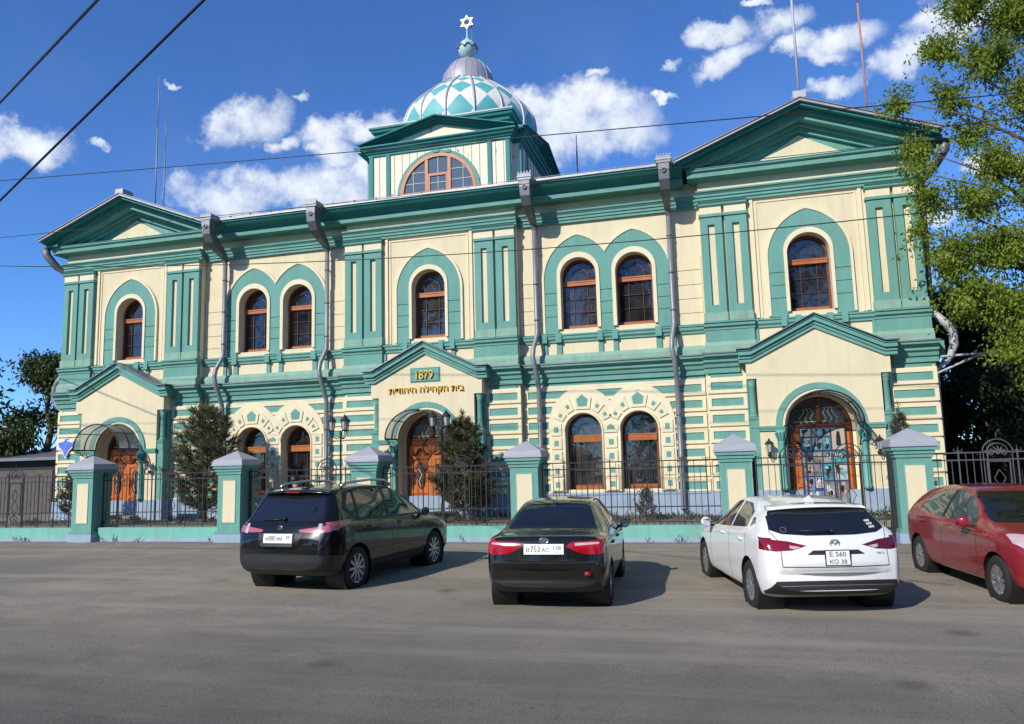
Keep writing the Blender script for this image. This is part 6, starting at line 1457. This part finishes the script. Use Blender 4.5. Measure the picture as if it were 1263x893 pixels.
ft = [('rear', [(-.63, 1.095), (.63, 1.095), (.60, 1.20), (.50, 1.395), (-.50, 1.395), (-.60, 1.20)], 'rwin'), ('rear', lr, 'lampL'), ('rear', mirrored(lr), 'lampR'), ('side', [(-.1, .83), (.25, .86), (.50, .955), (.40, 1.0), (-.1, 1.0)], 'lampL', dict(sgn=1)), ('side', [(-.1, .83), (.25, .86), (.50, .955), (.40, 1.0), (-.1, 1.0)], 'lampR', dict(sgn=-1)),
      ('rear', [(.42, .905), (.74, .925), (.74, .95), (.42, .94)], 'clear', dict(over=True)), ('rear', [(-.74, .925), (-.42, .905), (-.42, .94), (-.74, .95)], 'clear', dict(over=True)),
      ('rear', [(-.82, .28), (.82, .28), (.70, .46), (-.70, .46)], 'trim'), ('rear', hgap(-.72, .72, .69, .006), 'gap'), ('rear', vgap(-.72, .69, .80, .005), 'gap'), ('rear', vgap(.72, .69, .80, .005), 'gap'), ('side', hgap(.1, .5, .66, .005), 'gap'), ('top', [(.60, -.68), (.606, -.68), (.606, .68), (.60, .68)], 'gap'),
      ('side', [(1.80, .985), (2.95, .955), (2.75, 1.13), (2.42, 1.345), (1.86, 1.395)], 'swin'), ('side', [(.95, 1.005), (1.73, .988), (1.79, 1.40), (1.45, 1.385), (1.15, 1.24)], 'swin'),
      ('front', [(-.66, 1.0), (.66, 1.0), (.54, 1.38), (-.54, 1.38)], 'fwin'), ('side', vgap(1.77, .30, .98), 'gap'), ('side', vgap(2.92, .34, .94), 'gap'), ('side', vgap(.86, .55, .99), 'gap'), ('front', [(.35, .60), (.75, .66), (.75, .78), (.45, .70)], 'head'), ('front', [(-.75, .66), (-.35, .60), (-.45, .70), (-.75, .78)], 'head')]
T_, nr, bv = car('sedan', 'black sedan with bright red tail lights and a white licence plate, trunk to the road', SED, 'paint_dark', (6.17, -11.75, -1.06), R(93.5), ft, (.80, 3.36), .31)
z = .865; plate_on(T_, (on_rear(bv, 0, z)-.012, 0, z), .52, .112, [('\u0412', -.215, -.008, .055, .045), ('753', -.115, 0, .078, .13), ('\u0410\u0421', .025, -.008, .055, .105), ('138', .185, .016, .05, .10), ('RUS', .17, -.036, .016, .05)], R(10))
mb = MB(); x = on_rear(bv, 0, .975); el = [(.066*math.cos(2*math.pi*i/22), .034*math.sin(2*math.pi*i/22)) for i in range(22)]
mb.tube([(x-.012, -a, .975+b_) for a, b_ in el], .006, 'chrome', 5, closed=True); mb.add([(x-.008, -a, .975+b_) for a, b_ in el], [tuple(range(22))], 'zinc_dark')
text_mb(mb, 'KI\u039b', 0, 0, 0, .036, 'chrome', .003, .088, xdir=(0, -1, 0), pos=(x-.014, 0, .975)); mb.build('emblem', T_, local=True)
mb = MB(); mb.tube([(1.42, 0, 1.44), (1.30, 0, 1.60)], .006, 'black', 4); mb.build('aerial', T_, local=True); handles(T_, (1.15, 2.10), .85, .835, 'paint_dark')
mb = MB(); mb.tube([(.0, -.62, .55), (.0, -.55, .55)], .03, 'lamp_red', 6); mb.build('reflector', T_, local=True)

# --- white hatchback
HAT = dict(ztop=[(0, .60), (.03, .72), (.06, .84), (.11, .95), (.17, 1.01), (.24, 1.06), (.42, 1.20), (.60, 1.335), (.66, 1.368), (.9, 1.405), (1.3, 1.445), (1.8, 1.455), (2.2, 1.43), (2.45, 1.375), (2.95, 1.13), (3.25, .985), (3.6, .93), (4.1, .82), (4.35, .68), (4.45, .5)],
  zb=[(0, .36), (.2, .28), (.6, .20), (3.8, .20), (4.2, .24), (4.45, .36)], zbelt=[(0, .56), (.06, .78), (.17, .95), (.4, 1.03), (.8, 1.03), (1.6, .985), (2.7, .935), (3.25, .89), (3.7, .84), (4.1, .74), (4.35, .62), (4.45, .47)],
  wm=[(0, .72), (.05, .79), (.15, .845), (.4, .885), (1.8, .895), (3.4, .89), (4, .84), (4.3, .68), (4.45, .5)], wt=[(0, .60), (.06, .68), (.17, .745), (.3, .74), (.6, .64), (.9, .585), (1.4, .57), (2.3, .565), (2.5, .575), (2.95, .68), (3.25, .74), (3.7, .73), (4.1, .64), (4.35, .53), (4.45, .4)],
  mirror=(2.85, 1.0, .15), mirror_m='paint_white', bow=.13, parts={**PARTS, 'lampL': ('tail_light', 'lamp_darker', None), 'lampR': ('tail_light', 'lamp_dark', None), 'chrome': ('window_trim', 'trim', None)})
lm = [(.34, .90), (.56, .955), (1.0, 1.00), (1.0, .86), (.72, .83), (.52, .845)]
ft = [('rear', [(-.735, 1.085), (-.60, 1.035), (-.3, 1.015), (.3, 1.015), (.60, 1.035), (.735, 1.085), (.66, 1.335), (-.66, 1.335)], 'rwin'), ('rear', lm, 'lampL'), ('rear', mirrored(lm), 'lampR'), ('side', [(-.1, .85), (.25, .88), (.42, 1.0), (.2, .99), (-.1, .975)], 'lampL', dict(sgn=1)), ('side', [(-.1, .85), (.25, .88), (.42, 1.0), (.2, .99), (-.1, .975)], 'lampR', dict(sgn=-1)),
      ('rear', [(.42, .885), (.55, .905), (.55, .87), (.50, .86)], 'clear', dict(over=True)), ('rear', [(-.55, .905), (-.42, .885), (-.50, .86), (-.55, .87)], 'clear', dict(over=True)), ('rear', [(-.36, .79), (.36, .79), (.28, .845), (-.28, .845)], 'recess'), ('rear', [(-.86, .28), (.86, .28), (.74, .47), (-.74, .47)], 'trim'), ('rear', hgap(-.66, .66, .645, .006), 'gap'), ('rear', vgap(-.66, .645, .90, .005), 'gap'), ('rear', vgap(.66, .645, .90, .005), 'gap'), ('rear', [(.665, .96), (.675, .96), (.745, 1.08), (.735, 1.08)], 'gap'), ('rear', [(-.675, .96), (-.665, .96), (-.735, 1.08), (-.745, 1.08)], 'gap'),
      ('side', [(1.85, 1.02), (3.02, .96), (2.85, 1.10), (2.45, 1.32), (2.2, 1.375), (1.92, 1.385)], 'swinl'), ('side', [(1.0, 1.075), (1.78, 1.025), (1.85, 1.385), (1.45, 1.37), (1.12, 1.27)], 'swinl'), ('side', [(.74, 1.14), (.90, 1.085), (.98, 1.20), (.9, 1.21)], 'swinl'),
      ('front', [(-.68, 1.01), (.68, 1.01), (.56, 1.375), (-.56, 1.375)], 'fwin'), ('side', vgap(1.82, .30, 1.02), 'gap'), ('side', vgap(2.98, .34, .95), 'gap'), ('side', vgap(.95, .60, 1.06), 'gap'), ('top', [(.7, .47), (2.2, .48), (2.2, .49), (.7, .48)], 'gap'), ('top', [(.7, -.48), (2.2, -.49), (2.2, -.48), (.7, -.47)], 'gap'), ('front', [(.35, .62), (.75, .68), (.75, .80), (.45, .72)], 'head'), ('front', [(-.75, .68), (-.35, .62), (-.45, .72), (-.75, .80)], 'head')]
T_, nr, bv = car('hatchback', 'white hatchback with dark rear window, stickers and a black-framed square plate', HAT, 'paint_white', (9.88, -11.55, -1.06), R(103.8), ft, (.87, 3.57), .325)
z = .755; plate_on(T_, (on_rear(bv, 0, z)-.014, 0, z), .29, .17, [('\u0415 560', 0, .045, .06, .20), ('\u041a\u041e 38', 0, -.045, .055, .21)], R(4), frame='black')
mb = MB(); x = on_rear(bv, 0, .925); mb.tube([(x-.008, -.058*math.cos(t), .925+.045*math.sin(t)) for t in [2*math.pi*i/22 for i in range(22)]], .007, 'zinc', 5, closed=True)
mb.tube([(x-.012, .055, .935), (x-.012, .022, .938), (x-.014, 0, .912), (x-.012, -.022, .938), (x-.012, -.055, .935)], .008, 'zinc', 5); mb.build('emblem', T_, local=True)
mb = MB(); vs = []
for i in range(13): y = -.64+1.28*i/12; q = (y/.64)**2; vs += [(.60-.07*(1-q), y, 1.352-.03*q), (.80, y, 1.398-.035*q), (.80, y, 1.37-.04*q), (.61-.07*(1-q), y, 1.342-.03*q)]
mb.add(vs, [(i*4+j, i*4+(j+1) % 4, (i+1)*4+(j+1) % 4, (i+1)*4+j) for i in range(12) for j in range(4)]+[(0, 1, 2, 3), (48, 49, 50, 51)], 'paint_white', True); mb.build('spoiler', T_, local=True)
mb = MB(); mb.add([(.88, 0, 1.49), (.78, -.028, 1.395), (.78, .028, 1.395), (1.05, -.035, 1.415), (1.05, .035, 1.415)], [(0, 1, 2), (0, 3, 1), (0, 2, 4), (0, 4, 3)], 'paint_white'); mb.build('aerial_fin', T_, local=True)
wiper(T_, on_rear(bv, -.02, 1.05)-.02, -.02, 1.06, on_rear(bv, .40, 1.06)-.02, .40, 1.075)
mb = MB()
for q in range(3): z = 1.10+.035*q; x = on_rear(bv, -.56, z); mb.obox((x-.004, -.575+.012*q, z), (.003, 0, .003), (0, .035, -.004), (.009, 0, .009), 'white')
x = on_rear(bv, .54, 1.09); mb.tube([(x-.006+.03*math.sin(t)*.9, .56+.035*math.cos(t), 1.085+.03*math.sin(t)) for t in [2*math.pi*i/14 for i in range(14)]], .004, 'zinc', 4, closed=True); mb.build('window_sticker', T_, local=True)
mb = MB(); x = on_rear(bv, -.52, .80); text_mb(mb, 'SKY', 0, 0, 0, .022, 'zinc', .003, .09, xdir=(0, -1, 0), pos=(x-.006, -.56, .80)); mb.build('badge_lettering', T_, local=True); handles(T_, (1.2, 2.2), .90, .88, 'paint_white')

# --- red car, nose towards the road
RED = dict(ztop=[(0, .66), (.04, .82), (.09, .96), (.16, 1.08), (.30, 1.22), (.55, 1.36), (.9, 1.455), (1.4, 1.50), (1.9, 1.495), (2.25, 1.45), (2.5, 1.37), (3.0, 1.13), (3.3, 1.02), (3.6, .965), (4.0, .85), (4.2, .70), (4.28, .5)],
  zb=[(0, .36), (.2, .28), (.6, .20), (3.6, .20), (4.05, .24), (4.28, .36)], zbelt=[(0, .6), (.06, .80), (.16, .98), (.5, 1.02), (.9, 1.01), (1.6, .985), (2.6, .945), (3.15, .92), (3.6, .86), (4.0, .75), (4.2, .62), (4.28, .46)],
  wm=[(0, .70), (.05, .78), (.15, .83), (.4, .86), (1.8, .87), (3.3, .865), (3.9, .81), (4.15, .66), (4.28, .48)], wt=[(0, .6), (.09, .68), (.2, .70), (.55, .62), (.9, .575), (1.4, .56), (2.2, .56), (2.5, .58), (3.0, .68), (3.3, .73), (3.6, .72), (4.0, .62), (4.2, .5), (4.28, .38)],
  mirror=(2.80, 1.01, .16), bow=.12, parts={**PARTS, 'fwin': ('windscreen', 'car_glass', None)})
ft = [('side', [(1.78, 1.02), (2.86, .985), (2.72, 1.13), (2.40, 1.345), (2.1, 1.415), (1.84, 1.42)], 'swinl'), ('side', [(.78, 1.06), (1.71, 1.022), (1.77, 1.42), (1.40, 1.415), (1.05, 1.33), (.85, 1.20)], 'swinl'), ('side', [(1.71, 1.02), (1.78, 1.02), (1.84, 1.42), (1.77, 1.42)], 'pill'),
      ('front', [(-.70, 1.03), (.70, 1.03), (.57, 1.415), (-.57, 1.415)], 'fwin'), ('side', vgap(1.75, .30, 1.02), 'gap'), ('side', vgap(2.92, .34, .95), 'gap'), ('side', vgap(.80, .62, 1.05), 'gap'),
      ('top', [(3.86, .44), (4.10, .42), (4.16, .62), (3.80, .78), (3.58, .76)], 'head'), ('top', [(3.58, -.76), (3.80, -.78), (4.16, -.62), (4.10, -.42), (3.86, -.44)], 'head'), ('front', [(-.55, .36), (.55, .36), (.62, .58), (-.62, .58)], 'grille'), ('front', [(-.22, .66), (.22, .66), (.22, .72), (-.22, .72)], 'grille'),
      ('rear', [(-.62, 1.12), (.62, 1.12), (.52, 1.35), (-.52, 1.35)], 'rwin'), ('rear', [(.5, .88), (.95, .90), (.95, 1.08), (.6, 1.06)], 'lampL'), ('rear', [(-.95, .90), (-.5, .88), (-.6, 1.06), (-.95, 1.08)], 'lampR')]
T_, nr, bv = car('hatchback', 'red rounded hatchback facing the road at the right edge, dusty windscreen towards the viewer', RED, 'paint_red', (12.42, -6.70, -1.045), R(-83), ft, (.72, 3.42), .31)
handles(T_, (1.02, 1.98), .90, .855, 'paint_red'); wiper(T_, 3.10, -.1, 1.09, 2.98, .5, 1.15); wiper(T_, 3.12, .35, 1.07, 3.05, -.3, 1.12)

# ------------------------------------------------------------------ person behind the SUV
def person(x, y, label, rz):
    t = thing('person', (x, y, ZR), label, 'person', None, rz); t.scale = (1.0, 1.0, 1.0)
    V = {'pel': (0, 0, .95), 'wst': (0, 0, 1.10), 'chs': (0, .01, 1.32), 'nk': (0, 0, 1.50), 'hd0': (0, .01, 1.56), 'hd1': (0, .02, 1.66), 'hd2': (0, .0, 1.755),
         'shl': (.17, 0, 1.43), 'ell': (.23, -.02, 1.15), 'wrl': (.22, .06, .92), 'hal': (.215, .09, .83), 'shr': (-.17, 0, 1.43), 'elr': (-.23, -.02, 1.15), 'wrr': (-.22, .08, .93), 'har': (-.215, .11, .84),
         'hpl': (.09, 0, .90), 'knl': (.10, .02, .50), 'anl': (.10, -.02, .09), 'tol': (.11, .15, .04), 'hpr': (-.09, 0, .90), 'knr': (-.10, .03, .50), 'anr': (-.10, 0, .09), 'tor': (-.11, .17, .04)}
    Rr = dict(pel=.15, wst=.135, chs=.155, nk=.06, hd0=.085, hd1=.105, hd2=.085, shl=.075, ell=.05, wrl=.032, hal=.034, shr=.075, elr=.05, wrr=.032, har=.034, hpl=.10, knl=.065, anl=.045, tol=.04, hpr=.10, knr=.065, anr=.045, tor=.04)
    E = [('pel', 'wst'), ('wst', 'chs'), ('chs', 'nk'), ('nk', 'hd0'), ('hd0', 'hd1'), ('hd1', 'hd2'), ('chs', 'shl'), ('shl', 'ell'), ('ell', 'wrl'), ('wrl', 'hal'), ('chs', 'shr'), ('shr', 'elr'), ('elr', 'wrr'), ('wrr', 'har'), ('pel', 'hpl'), ('hpl', 'knl'), ('knl', 'anl'), ('anl', 'tol'), ('pel', 'hpr'), ('hpr', 'knr'), ('knr', 'anr'), ('anr', 'tor')]
    for s, hn in ((1, 'hal'), (-1, 'har')):
        hx, hy, hz = V[hn]
        for i, (dy, ln) in enumerate(((.03, .075), (.012, .085), (-.008, .08), (-.026, .065))):
            a = '%s%d' % (hn, i); V[a+'a'] = (hx, hy+dy, hz-.05); V[a+'b'] = (hx-s*.015, hy+dy+.01, hz-.05-ln); Rr[a+'a'] = .010; Rr[a+'b'] = .008; E += [(hn, a+'a'), (a+'a', a+'b')]
        V[hn+'t'] = (hx-s*.02, hy+.05, hz-.02); V[hn+'u'] = (hx-s*.03, hy+.065, hz-.065); Rr[hn+'t'] = .012; Rr[hn+'u'] = .009; E += [(hn, hn+'t'), (hn+'t', hn+'u')]
    K = list(V); me = bpy.data.meshes.new('body'); me.from_pydata([V[k] for k in K], [(K.index(a), K.index(b_)) for a, b_ in E], []); o = bpy.data.objects.new('body', me); COL.objects.link(o)
    sk = o.modifiers.new('skin', 'SKIN'); 
    for k, sv in zip(K, me.skin_vertices[0].data): sv.radius = (Rr[k]*(1.15 if k in ('pel', 'wst', 'chs') else 1), Rr[k]*(.72 if k in ('pel', 'wst', 'chs') else 1)); sv.use_root = (k == 'pel')
    sb = o.modifiers.new('sub', 'SUBSURF'); sb.levels = 2; sb.render_levels = 2
    m2 = bpy.data.meshes.new_from_object(o.evaluated_get(bpy.context.evaluated_depsgraph_get())); bpy.data.objects.remove(o)
    m2.materials.clear()
    for q in ('skin', 'cloth_dark', 'jeans', 'black'): m2.materials.append(MATS[q])
    for p in m2.polygons:
        c = p.center; p.use_smooth = True; p.material_index = 0 if c.z > 1.49 or (c.z < .93 and abs(c.x) > .17) else 1 if c.z > .92 else 2 if c.z > .10 else 3
    b_ = bpy.data.objects.new('body', m2); COL.objects.link(b_); b_.parent = t
    mb = MB(); hc = Vector((0, -.005, 1.69)); vs = []
    n, k = 9, 16
    for i in range(n+1):
        ph = math.pi*.80*i/n
        for j in range(k):
            a = 2*math.pi*j/k; front = max(0, math.sin(a)); cutp = ph*(1-.42*front**2); vs.append(hc+Vector(((.108+.02*i/n)*math.sin(cutp)**.8*math.cos(a), .122*math.sin(cutp)**.8*math.sin(a)-.012, .120*math.cos(cutp))))
    mb.add(vs, [(i*k+j, i*k+(j+1) % k, (i+1)*k+(j+1) % k, (i+1)*k+j) for i in range(n) for j in range(k)], 'hair', True); mb.build('hair', t, local=True)
    mb = MB(); mb.add([(-.014, .10, 1.635), (.014, .10, 1.635), (0, .135, 1.64), (0, .10, 1.69)], [(0, 1, 2), (0, 2, 3), (1, 3, 2)], 'skin', True)
    for s in (-1, 1): mb.lathe([(.001, .012), (.011, .006), (.012, 0)], (s*.034, .098, 1.675), 'black', 8, axis='y'); mb.tube([(s*.093, .0, 1.69), (s*.105, -.01, 1.67), (s*.095, 0, 1.635)], .010, 'skin', 5)
    mb.tube([(-.025, .098, 1.603), (0, .104, 1.601), (.025, .098, 1.603)], .006, 'lamp_pink', 5); mb.build('face', t, local=True)
person(-2.02, -4.35, 'dark-haired person standing behind the black SUV, only the head showing over its roof', R(-60))
